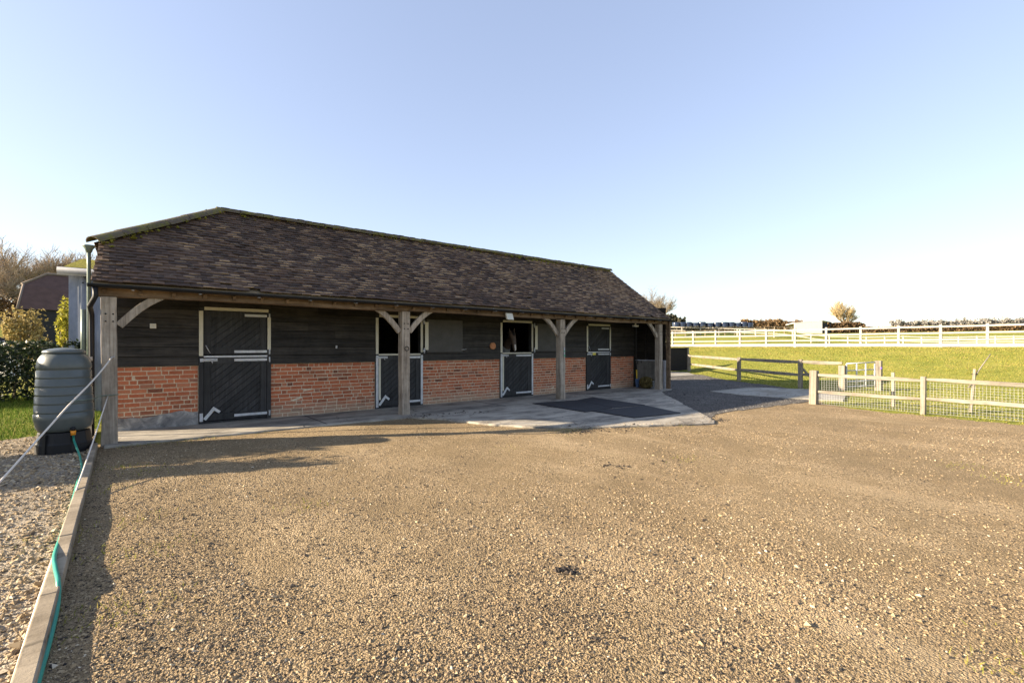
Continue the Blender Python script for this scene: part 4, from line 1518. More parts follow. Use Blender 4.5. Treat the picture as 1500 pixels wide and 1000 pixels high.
# ropes
a0 = at_depth(164, 523, (PY - 0.1) / ray(164).y)
a1 = at_depth(0, 705, 4.85)
dr = (a1 - a0)
a2 = a0 + dr * ((a0.z - 0.0) / -dr.z)
pts = []
for k in range(25):
    q = k / 24
    p = a0.lerp(a2, q)
    p.z -= 0.04 * math.sin(math.pi * min(1, q * 2.2)) * (1 - q)
    pts.append(p)
t = MB()
t.tube(pts, 0.0105, 8)
ro = t.build('tether_rope', MT['rope'], label='thick off white rope hooked highest on the corner post, stretched down to the left', cat='rope')
t = MB()
t.tube([a0 + Vector((0.02, 0.06, 0.0)), a0 + Vector((0.03, 0.0, 0.008)), a0], 0.006, 6)
t.build('eye_hook', MT['galv'], ro)
b0 = at_depth(158, 580, (PY - 0.1) / ray(158).y)
b1 = on_ground(110, 722, 0.03)
pts = [b0.lerp(b1, k / 14) + Vector((0, 0, -0.02 * math.sin(math.pi * k / 14))) for k in range(15)]
pts += [on_ground(94, 768, 0.02), on_ground(78, 815, 0.02), on_ground(57, 876, 0.02), on_ground(35, 946, 0.015), on_ground(18, 1000, 0.012), on_ground(0, 1060, 0.01)]
t = MB()
t.tube(pts, 0.007, 8)
ro = t.build('tether_rope', MT['rope'], label='thinner off white rope from low on the corner post, lying along the edging', cat='rope')
t = MB()
t.tube([b0 + Vector((0.02, 0.05, 0.0)), b0 + Vector((0.01, 0.0, 0.01)), b0], 0.007, 6)
t.build('eye_hook', MT['galv'], ro)

# ------------------------------------------------------------------ tools and straw in the porch corner
def drop(px, Y=None, X=None):
    """a point on the porch floor on the line of sight at px"""
    r_ = ray(px)
    k_ = Y / r_.y if Y else X / r_.x
    return Vector((r_.x * k_, r_.y * k_, 0.0))


sp = drop(934, X=14.12)
sp.y = min(sp.y, WY - 0.14)
T = empty('muck_shovel', sp, 'blue scoop with a yellow handle leaning in the porch corner', 'shovel')
t = MB()
t.prism([sp + Vector((-0.14, -0.06, 0.01)), sp + Vector((0.14, -0.06, 0.01)), sp + Vector((0.10, 0.02, 0.30)), sp + Vector((-0.10, 0.02, 0.30))], (0, 0.02, 0.006))
for sx in (-1, 1):
    t.prism([sp + Vector((sx * 0.14, -0.06, 0.01)), sp + Vector((sx * 0.14, -0.14, 0.02)), sp + Vector((sx * 0.10, -0.03, 0.30)), sp + Vector((sx * 0.10, 0.02, 0.30))], (sx * 0.012, 0, 0))
t.build('scoop', MT['blue'], T)
t = MB()
t.tube([sp + Vector((0, 0.03, 0.22)), sp + Vector((0.02, 0.06, 0.62))], 0.022, 8)
t.build('handle', MT['yellow'], T)
t = MB()
t.tube([sp + Vector((0.02, 0.06, 0.60)), sp + Vector((0.03, 0.09, 0.86))], 0.017, 8)
t.tube([sp + Vector((-0.06, 0.08, 0.84)), sp + Vector((-0.06, 0.09, 0.94)), sp + Vector((0.11, 0.09, 0.94)), sp + Vector((0.11, 0.08, 0.84)), sp + Vector((-0.06, 0.08, 0.84))], 0.016, 8)
t.build('grip', MT['black_plastic'], T)
hc = drop(947, X=14.02)
n = 2600
d = rng.normal(0, 1, (n, 3)); d /= np.linalg.norm(d, axis=1)[:, None]
rad = rng.uniform(0.75, 1.05, n)[:, None]
P = np.array(hc) + d * rad * np.array([0.24, 0.24, 0.20]) + np.array([0, 0, 0.19])
P[:, 2] = np.maximum(P[:, 2], 0.004)


def quads(P, size, flat=0.0):
    n = len(P)
    a = rng.normal(0, 1, (n, 3)); a[:, 2] *= (1 - flat)
    a /= np.linalg.norm(a, axis=1)[:, None]
    b = rng.normal(0, 1, (n, 3))
    b -= a * (a * b).sum(1)[:, None]
    b /= np.linalg.norm(b, axis=1)[:, None]
    return a * size[:, None], b * size[:, None]


def leaf_mesh(name, P, size, aspect, tone, mat, parent=None, flat=0.0):
    a, b = quads(P, size, flat)
    b = b * aspect
    v = np.stack([P - a, P - b * 0.9, P + a, P + b], 1).reshape(-1, 3)
    f = np.arange(len(P) * 4).reshape(-1, 4)
    return np_mesh(name, v, f, mat, np.repeat(tone, 4), parent)


tag(leaf_mesh('hay_net', P, rng.uniform(0.03, 0.07, n), 0.16, np.clip(rng.normal(0.45, 0.25, n), 0, 1), MT['straw']), 'round brownish bundle of hay on the floor behind the last post', 'hay')
bc = drop(957.5, X=14.15)
t = MB()
t.lathe(bc, [(0.10, 0.003), (0.105, 0.01), (0.128, 0.24), (0.138, 0.245), (0.138, 0.26), (0.125, 0.262), (0.095, 0.03), (0.01, 0.028)], 24)
bkt = t.build('bucket', MT['grey'], label='pale grey bucket between the hay and the last post', cat='bucket')
t = MB()
t.tube([bc + Vector((0.135 * math.cos(a), 0.05 - 0.05 * math.cos(2 * a), 0.25 - 0.11 * math.sin(a))) for a in np.linspace(0, math.pi, 13)], 0.004, 6)
t.build('handle', MT['galv'], bkt, at=(0, 0, 0))

# ------------------------------------------------------------------ horse
HB = Vector((8.86, 10.87, 0))     # head hangs above this point, facing -Y


def skin_body(name, joints, edges, mat, loc, rot, root=0):
    me = bpy.data.meshes.new(name)
    me.from_pydata([j[0] for j in joints], edges, [])
    o = bpy.data.objects.new(name, me)
    COL.objects.link(o)
    o.location = loc
    o.rotation_euler = (0, 0, rot)
    md = o.modifiers.new('skin', 'SKIN')
    md.use_smooth_shade = True
    for v, j in zip(me.skin_vertices[0].data, joints):
        v.radius = (j[1], j[2] if len(j) > 2 else j[1])
    me.skin_vertices[0].data[root].use_root = True
    sb = o.modifiers.new('sub', 'SUBSURF')
    sb.levels = 2; sb.render_levels = 2
    me.materials.append(mat)
    LOC[o] = Vector(loc)
    return o


J = [((0, 1.85, 1.22), 0.30, 0.30),      # 0 croup
     ((0, 1.40, 1.12), 0.29, 0.31),      # 1 belly
     ((0, 0.95, 1.12), 0.27, 0.33),      # 2 chest
     ((0, 0.66, 1.25), 0.18, 0.26),      # 3 neck base
     ((0, 0.38, 1.52), 0.12, 0.19),      # 4 mid neck
     ((0, 0.13, 1.76), 0.095, 0.13),     # 5 throat
     ((0, 0.035, 1.80), 0.095, 0.105),   # 6 poll / brow
     ((0, -0.04, 1.66), 0.098, 0.115),   # 7 eyes and cheek
     ((0, -0.10, 1.50), 0.068, 0.085),   # 8 nose
     ((0, -0.15, 1.37), 0.060, 0.062),   # 9 muzzle
     ((0, -0.165, 1.31), 0.048, 0.045),  # 10 lips
     ((0.075, 0.05, 1.90), 0.030, 0.022), ((0.088, 0.03, 1.985), 0.012, 0.010),    # 11 12 ear
     ((-0.075, 0.05, 1.90), 0.030, 0.022), ((-0.088, 0.03, 1.985), 0.012, 0.010)]  # 13 14
E = [(0, 1), (1, 2), (2, 3), (3, 4), (4, 5), (5, 6), (6, 7), (7, 8), (8, 9), (9, 10), (6, 11), (11, 12), (6, 13), (13, 14)]


def leg(x, y, front):
    b = len(J)
    if front:
        J.extend([((x, y, 0.88), 0.12, 0.13), ((x, y - 0.02, 0.72), 0.075), ((x, y - 0.01, 0.50), 0.050), ((x, y, 0.28), 0.034), ((x, y - 0.02, 0.13), 0.040), ((x, y - 0.06, 0.05), 0.052)])
        root_ = 2
    else:
        J.extend([((x, y, 0.92), 0.15, 0.17), ((x, y - 0.10, 0.74), 0.095), ((x, y + 0.12, 0.52), 0.050), ((x, y + 0.08, 0.30), 0.036), ((x, y + 0.05, 0.13), 0.042), ((x, y + 0.01, 0.05), 0.054)])
        root_ = 0
    E.append((root_, b))
    for q in range(5):
        E.append((b + q, b + q + 1))


leg(0.17, 0.90, True); leg(-0.17, 0.92, True); leg(0.17, 1.88, False); leg(-0.17, 1.90, False)
horse = skin_body('horse', J, E, MT['horse'], HB, R(-12), 1)
tag(horse, 'dark bay horse with a white blaze looking out over the open stable door', 'horse')


def child_of(o, m, name, mat):
    c = m.build(name, mat)
    c.parent = o
    return c


for s_ in (-1, 1):
    m = MB()
    m.lathe((s_ * 0.088, -0.085, 1.665), [(0.001, -0.017), (0.013, -0.010), (0.017, 0), (0.013, 0.010), (0.001, 0.017)], 10)
    child_of(horse, m, 'eye', MT['iron'])
for s_ in (-1, 1):
    m = MB()
    m.lathe((s_ * 0.035, -0.205, 1.355), [(0.001, -0.013), (0.011, -0.006), (0.011, 0.006), (0.001, 0.013)], 8)
    child_of(horse, m, 'nostril', MT['iron'])
m = MB()
for k in range(70):
    t_ = k / 69
    p = Vector((0, 0.02 + 0.62 * t_, 1.90 - 0.30 * t_)) + Vector((rnd.uniform(-0.015, 0.015), 0, 0))
    L = rnd.uniform(0.12, 0.24)
    m.tube([p, p + Vector((-0.07, 0.01, -0.02)), p + Vector((-0.13, 0.02, -L))], [0.010, 0.009, 0.002], 4)
for k in range(14):
    p = Vector((rnd.uniform(-0.03, 0.03), 0.02, 1.90))
    m.tube([p, p + Vector((rnd.uniform(-.02, .02), -0.09, -0.03)), p + Vector((rnd.uniform(-.03, .03), -0.115, -0.14))], [0.008, 0.008, 0.002], 4)
child_of(horse, m, 'mane', MT['mane'])
# grey neck cover, a sleeve round the neck and the shoulder
m = MB()
ring = [((0, 0.40, 1.50), 0.135, 0.205), ((0, 0.56, 1.34), 0.175, 0.25), ((0, 0.74, 1.20), 0.235, 0.315), ((0, 0.95, 1.14), 0.315, 0.37), ((0, 1.40, 1.13), 0.335, 0.35), ((0, 1.85, 1.22), 0.335, 0.33)]
vs, fs = [], []
N = 20
for i, (c, rx, rz) in enumerate(ring):
    c = Vector(c)
    d = (Vector(ring[min(i + 1, 5)][0]) - Vector(ring[max(i - 1, 0)][0])).normalized()
    up = d.cross(Vector((1, 0, 0))).normalized()
    for k in range(N):
        a = 2 * math.pi * k / N
        vs.append(c + Vector((math.cos(a) * rx, 0, 0)) + up * math.sin(a) * rz)
for i in range(5):
    for k in range(N):
        fs.append((i * N + k, i * N + (k + 1) % N, (i + 1) * N + (k + 1) % N, (i + 1) * N + k))
m.add(vs, fs, True)
child_of(horse, m, 'rug', MT['greyhair'])

# ------------------------------------------------------------------ fences on the right
def gz_(x, y):
    return float(terrain(x, y))


def fence_post(m, x, y, w_, h, base=None, lean=(0, 0), cap=0.0):
    z = gz_(x, y) if base is None else base
    m.bar((x, y, z - 0.2), (x + lean[0], y + lean[1], z + h), w_, w_, (0, 1, 0.01), jit=0.006)


def rail_seg(m, a, b_, w_, h):
    """a hewn rail that bows a little"""
    a = Vector(a); b_ = Vector(b_)
    n = 6
    bow = rnd.uniform(-0.02, 0.02)
    d = (b_ - a).normalized()
    side = Vector((d.y, -d.x, 0))
    vs, fs = [], []
    for k in range(n + 1):
        t = k / n
        p = a.lerp(b_, t) + Vector((0, 0, bow * math.sin(math.pi * t) + rnd.uniform(-.004, .004)))
        kk = 1 - 0.35 * abs(2 * t - 1) ** 4
        for sx, sz_ in ((-1, -1), (1, -1), (1, 1), (-1, 1)):
            vs.append(p + side * sx * w_ / 2 + Vector((0, 0, sz_ * h / 2 * kk)))
    for k in range(n):
        p = 4 * k
        for q in range(4):
            fs.append((p + q, p + 4 + q, p + 4 + (q + 1) % 4, p + (q + 1) % 4))
    fs += [(0, 1, 2, 3), (4 * n + 3, 4 * n + 2, 4 * n + 1, 4 * n)]
    m.add(vs, fs)


# near fence with wire mesh
FN = empty('mesh_fence', (13.6, 2.4, -0.05), 'low split rail fence lined with wire mesh along the right edge of the gravel yard', 'fence')
fp = [on_ground(1195, 589, -0.03), on_ground(1308, 599, -0.03) + Vector((0.0, 0, 0)), on_ground(1351, 604, -0.03)]
x0f = fp[0].x
line = [Vector((13.72, 4.62, -0.05)), Vector((13.66, 2.45, -0.05)), Vector((13.55, 0.45, -0.05)), Vector((13.45, -1.6, -0.05))]
for i, p in enumerate(line):
    m = MB()
    w_ = 0.17 if i == 0 else 0.09
    fence_post(m, p.x, p.y, w_, 0.88 if i == 0 else 0.84, -0.05, (0.01, -0.01))
    m.build('post', MT['railz'], FN, bevel=0.012)
for a, b_ in zip(line[:-1], line[1:]):
    for z0, z1 in ((0.72, 0.71), (0.30, 0.31)):
        m = MB()
        rail_seg(m, a + Vector((0.0, -0.06, z0 + 0.05)), b_ + Vector((0.0, 0.03, z1 + 0.03)), 0.05, 0.085)
        m.build('rail', MT['rail'], FN, bevel=0.010)
m = MB()
for a, b_ in zip(line[:-1], line[1:]):
    a = a + Vector((0.06, 0, 0)); b_ = b_ + Vector((0.06, 0, 0))
    n = int((b_ - a).length / 0.055)
    for k in range(n):
        p = a.lerp(b_, k / n)
        m.tube([p + Vector((0, 0, 0.03)), p + Vector((0.0, 0, 0.74))], 0.0022, 3, False, False)
    for q in range(14):
        m.tube([a + Vector((0, 0, 0.03 + q * 0.055)), b_ + Vector((0, 0, 0.03 + q * 0.055))], 0.0022, 3, False, False)
m.build('wire_mesh', MT['wire'], FN)
# stay behind the mesh fence
m = MB()
p = at_depth(1308, 600, 11.9); p.z = -0.05
m.bar((p.x, p.y, -0.2), (p.x, p.y, 0.80), 0.07, 0.07, (0, 1, 0.01), jit=0.004)
m.build('fence_stake', MT['railz'], bevel=0.008, label='short thin stake standing just behind the wire mesh, left of the middle post', cat='post')

# leaning stake with cane
p = on_ground(1445, 606, -0.03)
LS = empty('leaning_stake', (p.x + 0.35, p.y + 0.3, -0.05), 'leaning pale stake with a long cane tied to its top behind the mesh fence', 'post')
c = LOC[LS]
top = c + RT * 0.10 + Vector((0, 0, 0.98))
m = MB(); m.bar(c - Vector((0, 0, 0.1)), top, 0.055, 0.055, (0, 1, 0.01), jit=0.004)
m.build('stake', MT['railz'], LS, bevel=0.006)
m = MB(); m.tube([c - RT * 0.07 + Vector((0.03, -0.02, 0.55)), top + Vector((0.02, -0.04, -0.08)), top + RT * 0.36 + Vector((0, 0, 0.34))], [0.016, 0.015, 0.009], 6)
m.build('cane', MT['rail'], LS)
m = MB(); m.tube([top + Vector((0.03 * math.cos(a), 0.05 * math.sin(a), -0.12)) for a in np.linspace(0, 6.28, 10)], 0.012, 5)
m.build('tie', MT['iron'], LS)

# field fence beyond the drive
FF = empty('rail_fence', (20, 9.6, -0.05), 'weathered two rail wooden fence between the drive and the grass bank', 'fence')
P5 = [on_ground(1009.5, 545, -0.03), on_ground(1082.5, 557, -0.03), on_ground(1172.5, 567.5, -0.03), on_ground(1234, 571, -0.03)]
for i, p in enumerate(P5[:-1]):
    m = MB()
    fence_post(m, p.x, p.y, 0.13, 1.02, -0.05, (0.01, 0.0))
    m.build('post', MT['railz'], FF, bevel=0.012)
for a, b_ in zip(P5[:-1], P5[1:]):
    for z0 in (0.90, 0.44):
        m = MB()
        rail_seg(m, Vector((a.x, a.y, z0)), Vector((b_.x, b_.y, z0 - 0.02)), 0.06, 0.12)
        m.build('rail', MT['rail'], FF, bevel=0.012)
m = MB()
a = P5[2]
m.bar((a.x + 0.05, a.y, 0.70), (a.x + 0.55, a.y - 0.35, 0.10), 0.06, 0.06)
m.build('strut', MT['railz'], FF)

# gate
gpost = [P5[3], on_ground(1287, 571, -0.03)]
labs = ['thick pale gate post at the hinge end of the metal gate', 'pale gate post with a purple insulator at the latch end of the metal gate']
for i, p in enumerate(gpost):
    m = MB()
    m.bar((p.x, p.y, -0.3), (p.x, p.y, 0.80 if i == 0 else 0.96), 0.19, 0.19, (0, 1, 0.01), jit=0.008)
    g_ = m.build('gate_post', MT['railz'], bevel=0.015, label=labs[i], cat='post')
    if i == 1:
        m = MB()
        q = p - FW * 0.11 + Vector((0, 0, 0.74))
        m.lathe(q, [(0.01, -0.05), (0.035, -0.03), (0.035, 0.03), (0.01, 0.05)], 10)
        m.build('insulator', MT['purple'], g_)
a, b_ = gpost
GT = empty('field_gate', (a.x, a.y, -0.05), 'galvanised metal field gate with thin bars between two pale posts', 'gate')
d = (b_ - a); d.z = 0
L = d.length; d.normalize()
g0, g1 = a + d * 0.14, b_ - d * 0.13
for p in (g0, g1, g0.lerp(g1, 0.36), g0.lerp(g1, 0.68)):
    m = MB()
    m.tube([Vector((p.x, p.y, 0.08)), Vector((p.x, p.y, 0.86))], 0.022, 8)
    m.build('gate_stile', MT['galv'], GT)
for z in (0.08, 0.25, 0.42, 0.62, 0.86):
    m = MB()
    m.tube([Vector((g0.x, g0.y, z)), Vector((g1.x, g1.y, z + 0.05))], 0.019, 8)
    m.build('gate_bar', MT['galv'], GT)

# arena fence along the top of the bank
AX = 36.9
A1 = empty('arena_fence', (AX, 10, 1.4), 'white four rail arena fence with thick posts along the top of the grass bank', 'fence')
apx = [957, 985.6, 1014, 1046, 1081.4, 1118, 1159, 1204.4, 1256.7, 1311.3, 1376, 1446.7]
Ys = []
for q in apx:
    r_ = ray(q)
    Ys.append(AX * r_.y / r_.x)
dY = (Ys[0] - Ys[-1]) / (len(Ys) - 1)
Ys = [Ys[0] - k * dY for k in range(len(Ys) + 4)]
print('arena spacing', dY)
ZB = 1.42
for y in Ys:
    m = MB(); m.bar((AX, y, ZB - 0.3), (AX, y, ZB + 1.30), 0.15, 0.13, (0, 1, 0.01), jit=0.006)
    m.build('post', MT['white'], A1, bevel=0.01)
for y0, y1 in zip(Ys[:-1], Ys[1:]):
    for z, h in ((1.17, 0.10), (0.80, 0.09), (0.42, 0.09), (0.10, 0.20)):
        m = MB(); m.bar((AX - 0.085, y0, ZB + z + rnd.uniform(-.01, .01)), (AX - 0.085, y1, ZB + z + rnd.uniform(-.01, .01)), 0.04, h)
        m.build('rail' if h < 0.15 else 'kick_board', MT['white'], A1)
A2 = empty('arena_fence', (58, 30, 2.2), 'lower white rail fence along the far side of the arena behind the nearer one', 'fence')
pts2 = []
for px in np.arange(972, 1560, 27.0):
    r_ = ray(px)
    q = r_ * (60 / (r_.x))
    pts2.append(Vector((q.x, q.y, gz_(q.x, q.y))))
for i, p in enumerate(pts2):
    m = MB(); m.bar(p - Vector((0, 0, .2)), p + Vector((0, 0, 1.0)), 0.11, 0.11, (0, 1, 0.01))
    m.build('post', MT['white'], A2)
for a, b_ in zip(pts2[:-1], pts2[1:]):
    for z in (0.92, 0.48):
        m = MB(); m.bar(a + Vector((0, 0, z)), b_ + Vector((0, 0, z)), 0.05, 0.09)
        m.build('rail', MT['white'], A2)
A3 = empty('paddock_fence', (60, 45, 3), 'brown post and rail paddock fence below the row of blue bales', 'fence')
pts3 = []
for px in np.arange(975, 1175, 14.5):
    p = at_depth(px, 490, 62); p.z = gz_(p.x, p.y)
    pts3.append(p)
for p in pts3:
    m = MB(); m.bar(p - Vector((0, 0, .2)), p + Vector((0, 0, 0.82)), 0.10, 0.10, (0, 1, 0.01)); m.build('post', MT['bark'], A3)
for a, b_ in zip(pts3[:-1], pts3[1:]):
    for z in (0.76, 0.45):
        m = MB(); m.bar(a + Vector((0, 0, z)), b_ + Vector((0, 0, z)), 0.05, 0.09); m.build('rail', MT['bark'], A3)

# dark boarded bay by the drive
a = on_ground(1007, 544, -0.03); b_ = a + Vector((-5.2, 0.9, 0))
BW = empty('boarded_screen', (a.x, a.y, 0), 'dark boarded low screen beyond the right end of the stable', 'screen')
m = MB()
d = (b_ - a).normalized()
for k in range(8):
    m.bar(a + d * 0.06 + Vector((0, 0, 0.09 + k * 0.165 + 0.05)), b_ + Vector((0, 0, 0.09 + k * 0.165 + 0.05)), 0.03 + 0.006 * (k % 2), 0.172)
m.build('boarding', MT['dark'], BW)
m = MB()
m.bar((a.x, a.y, -0.2), (a.x, a.y, 1.38), 0.14, 0.14, (0, 1, 0.01))
m.build('post', MT['railz'], BW, bevel=0.01)
m = MB()
m.bar(a + Vector((0, 0, 1.405)), b_ + Vector((0, 0, 1.43)), 0.16, 0.03)
m.build('coping', MT['rail'], BW)

# ------------------------------------------------------------------ trees, hedges
def grow(base, h, spread, seed, levels=5, trunk_r=None, nmax=3200, upright=0.5, trunk_frac=0.25, rk=1.0):
    r_ = random.Random(seed)
    limbs, twigs = MB(), MB()
    trunk_r = trunk_r or h * 0.022
    rmin = h * 0.0012 * rk
    count = [0]

    def go(p, d, L, rad, lev):
        n = 3
        pts = [p]
        dd = d.copy()
        for k in range(n):
            dd = (dd + Vector((r_.gauss(0, .13), r_.gauss(0, .13), r_.gauss(0.03, .08)))).normalized()
            pts.append(pts[-1] + dd * L / n)
        rad = max(rad, rmin)
        rs = [rad * (1 - 0.38 * k / n) for k in range(n + 1)]
        (limbs if lev <= 2 else twigs).tube(pts, rs, 6 if lev <= 1 else (4 if lev == 2 else 3), False, lev <= 2)
        count[0] += 1
        if lev >= levels: return
        nb = {0: 6, 1: 5, 2: 4, 3: 4, 4: 3, 5: 1}.get(lev, 2)
        for k in range(nb):
            t = r_.uniform(0.35, 1.0) if lev else r_.uniform(0.55, 1.0)
            i = min(n - 1, int(t * n))
            q = pts[i].lerp(pts[i + 1], t * n - i)
            az = r_.uniform(0, 6.28)
            side = Vector((math.cos(az), math.sin(az), r_.uniform(-0.1, 0.5)))
            nd = (dd * r_.uniform(0.6, 1.1) + side * spread * r_.uniform(0.6, 1.1) + Vector((0, 0, upright * 0.25))).normalized()
            go(q, nd, L * r_.uniform(0.52, 0.78), rad * 0.52, lev + 1)
        go(pts[-1], (dd + Vector((r_.gauss(0, .2), r_.gauss(0, .2), .15))).normalized(), L * 0.7, rad * 0.6, lev + 1)

    go(Vector(base), Vector((r_.gauss(0, .04), r_.gauss(0, .04), 1)).normalized(), h * trunk_frac * 1.3, trunk_r, 0)
    return limbs, twigs


def bare_tree(p, h, spread, seed, label, twig='twig', group=None, nmax=3200, levels=5, twr=None, rk=1.0):
    T = empty('bare_tree', p, label, 'tree', group)
    l_, t_ = grow(p, h, spread, seed, levels=levels, nmax=nmax, trunk_r=twr, rk=rk)
    zm = sorted(v.z for v in t_.v)[int(len(t_.v) * 0.985)]
    s_ = h / (zm - p.z)
    for M_ in (l_, t_):
        M_.v = [p + (v - p) * s_ for v in M_.v]
    l_.build('trunk', MT['bark'], T)
    t_.build('crown', MT[twig], T)
    return T


tl_ = [(-22, 375, 62, 1.0, 'wide bare tree at the left edge of the picture'), (22, 366, 66, 1.0, 'tall bare brown tree rising behind the left end of the barn roof'),
       (56, 372, 70, 0.95, 'bare tree behind the peak of the old barn'), (92, 383, 78, 0.9, 'smaller bare tree right of the barn peak, above the yellow shrub'),
       (120, 390, 84, 0.9, 'small pale bare tree just left of the stable roof'), (2, 392, 60, 1.1, 'low bushy bare tree left of the old barn')]
for i, (px, py, dz, spd, lab) in enumerate(tl_):
    p = at_depth(px, py, dz)
    z0 = gz_(p.x, p.y)
    bare_tree(Vector((p.x, p.y, z0)), p.z - z0, spd, 20 + i, lab, group='bare trees behind the barn', levels=5)
p = at_depth(1241, 447, 105); z0 = gz_(p.x, p.y)
bare_tree(Vector((p.x, p.y, z0)), p.z - z0 + 0.6, 1.0, 51, 'round golden bare tree on the skyline beside the white shelter', 'goldtwig', levels=5, twr=0.24, rk=0.6)
p = at_depth(956, 429, 62); z0 = gz_(p.x, p.y)
bare_tree(Vector((p.x, p.y, z0)), p.z - z0, 1.0, 63, 'dark bare tree showing just over the right slope of the stable roof', 'bark', nmax=2200, levels=5)


def bush(name, c, dims, n, size, mat, label, cat, lumps=9, stem=True, aspect=0.6, tone_mu=0.45, group=None, at=None):
    c = Vector(c)
    T = empty(name, c, label, cat, group)
    dims = np.array(dims)
    cen = rng.normal(0, 1, (lumps, 3)); cen /= np.linalg.norm(cen, axis=1)[:, None]
    cen *= rng.uniform(0.25, 0.75, (lumps, 1))
    cen[:, 2] = cen[:, 2] * 0.6 + 0.2
    rr_ = rng.uniform(0.22, 0.48, lumps)
    k = rng.integers(0, lumps, n)
    d = rng.normal(0, 1, (n, 3)); d /= np.linalg.norm(d, axis=1)[:, None]
    P = cen[k] + d * (rr_[k] * rng.uniform(0.45, 1.08, n) ** 0.5)[:, None]
    P = P * (dims / 2) + np.array([0, 0, dims[2] * 0.52])
    P[:, 2] = np.abs(P[:, 2])
    P += np.array(c)
    tone = np.clip(rng.normal(tone_mu, 0.22, n) + (rng.uniform(-.15, .15, lumps))[k], 0, 1)
    leaf_mesh('foliage', P, rng.uniform(0.6, 1.3, n) * size, aspect, tone, mat, T)
    m = MB()
    for q in cen[: min(lumps, 12)]:
        e = Vector((q * (dims / 2) + np.array([0, 0, dims[2] * 0.52])).tolist())
        m.tube([c, c + Vector((e.x * 0.3, e.y * 0.3, e.z * 0.5)), c + e], [0.02 * dims[2] / 1.5, 0.014 * dims[2] / 1.5, 0.004], 5)
    m.build('stems', MT['bark'], T)
    return T


def hedge_thing(name, a, b_, hgt, dep, n, size, mat, label, tone_mu=0.4, cat='hedge', aspect=0.6, jag=0.18, base=None):
    a = Vector(a); b_ = Vector(b_)
    T = empty(name, a, label, cat)
    L = (b_ - a).length
    t = rng.uniform(0, 1, n)
    d = (b_ - a).normalized()
    s_ = np.array([d.y, -d.x, 0])
    top = hgt * (1 + jag * und(t * L * 0.9, t * 3) + 0.5 * jag * und(t * L * 3.1, 2 + t * L * 0.7))
    # concentrated toward the faces and the top
    u = rng.uniform(-1, 1, n)
    u = np.sign(u) * np.abs(u) ** 0.35
    z = rng.uniform(0, 1, n) ** 0.75
    dd = dep / 2 * (1 + 0.25 * und(t * L * 1.3 + 7, z * 3))
    P = np.array(a)[None] + np.outer(t, np.array(b_ - a)) + s_[None] * (u * dd)[:, None]
    g = terrain(P[:, 0], P[:, 1]) if base is None else base
    P[:, 2] = g + z * top
    tone = np.clip(rng.normal(tone_mu, 0.24, n), 0, 1)
    o = leaf_mesh('foliage', P, rng.uniform(0.6, 1.3, n) * size, aspect, tone, mat, T)
    # woody core so that little light passes
    m = MB()
    k = max(4, int(L / 0.5))
    for i in range(k):
        q = a.lerp(b_, (i + 0.5) / k)
        zz = gz_(q.x, q.y) if base is None else base
        for j in range(3):
            m.tube([Vector((q.x, q.y, zz - 0.05)), Vector((q.x + rnd.uniform(-.3, .3), q.y + rnd.uniform(-dep, dep) * .3, zz + hgt * 0.8))], [0.03, 0.008], 4, False)
    m.build('stems', MT['bark'], T)
    return T


hedge_thing('clipped_hedge', (-10.5, 18.6, -0.05), (-1.05, 19.2, -0.05), 1.60, 1.3, 26000, 0.055, MT['hedge'], 'dark evergreen hedge across the lawn behind the water butt', 0.42, jag=0.10, base=-0.06)
hedge_thing('tall_hedge', (-9.5, 11.3, -0.05), (-3.35, 9.75, -0.05), 2.05, 1.3, 26000, 0.07, MT['hedge'], 'tall dense hedge at the far left of the gravel path, past the picture edge', 0.42, jag=0.08, base=-0.06)
p = at_depth(92, 500, 13.0)
bush('leafy_shrub', (p.x + 0.05, p.y + 0.6, -0.05), (0.62, 0.7, 3.4), 900, 0.06, MT['yleaf'], 'tall bright yellow green shrub against the grey shed', 'shrub', 16, tone_mu=0.55)
p = at_depth(34, 500, 17.5)
bush('leafy_shrub', (p.x, p.y, 0.3), (1.5, 1.3, 2.75), 1500, 0.06, MT['oleaf'], 'straw coloured winter shrub above the hedge in front of the barn', 'shrub', 18, tone_mu=0.5)
p = at_depth(50, 505, 17.5)
bush('leafy_shrub', (p.x + 0.2, p.y - .2, 0.2), (1.5, 1.3, 1.85), 1100, 0.06, MT['oleaf'], 'lower straw coloured shrub right of the taller one, behind the hedge', 'shrub', 12, tone_mu=0.5)
bush('leafy_shrub', (-0.78, 13.75, -0.05), (0.75, 0.6, 1.85), 900, 0.05, MT['hedge'], 'small dark shrub in front of the grey corrugated shed', 'shrub', 12, tone_mu=0.35)


def far_hedge(px0, px1, d, h, n, size, label, mat='farhedge', mu=0.5, dep=2.0, name='field_hedge', jag=0.25):
    a = at_depth(px0, 500, d); b_ = at_depth(px1, 500, d)
    a.z = gz_(a.x, a.y); b_.z = gz_(b_.x, b_.y)
    return hedge_thing(name, a, b_, h, dep, n, size, MT[mat], label, mu, jag=jag, aspect=0.5)


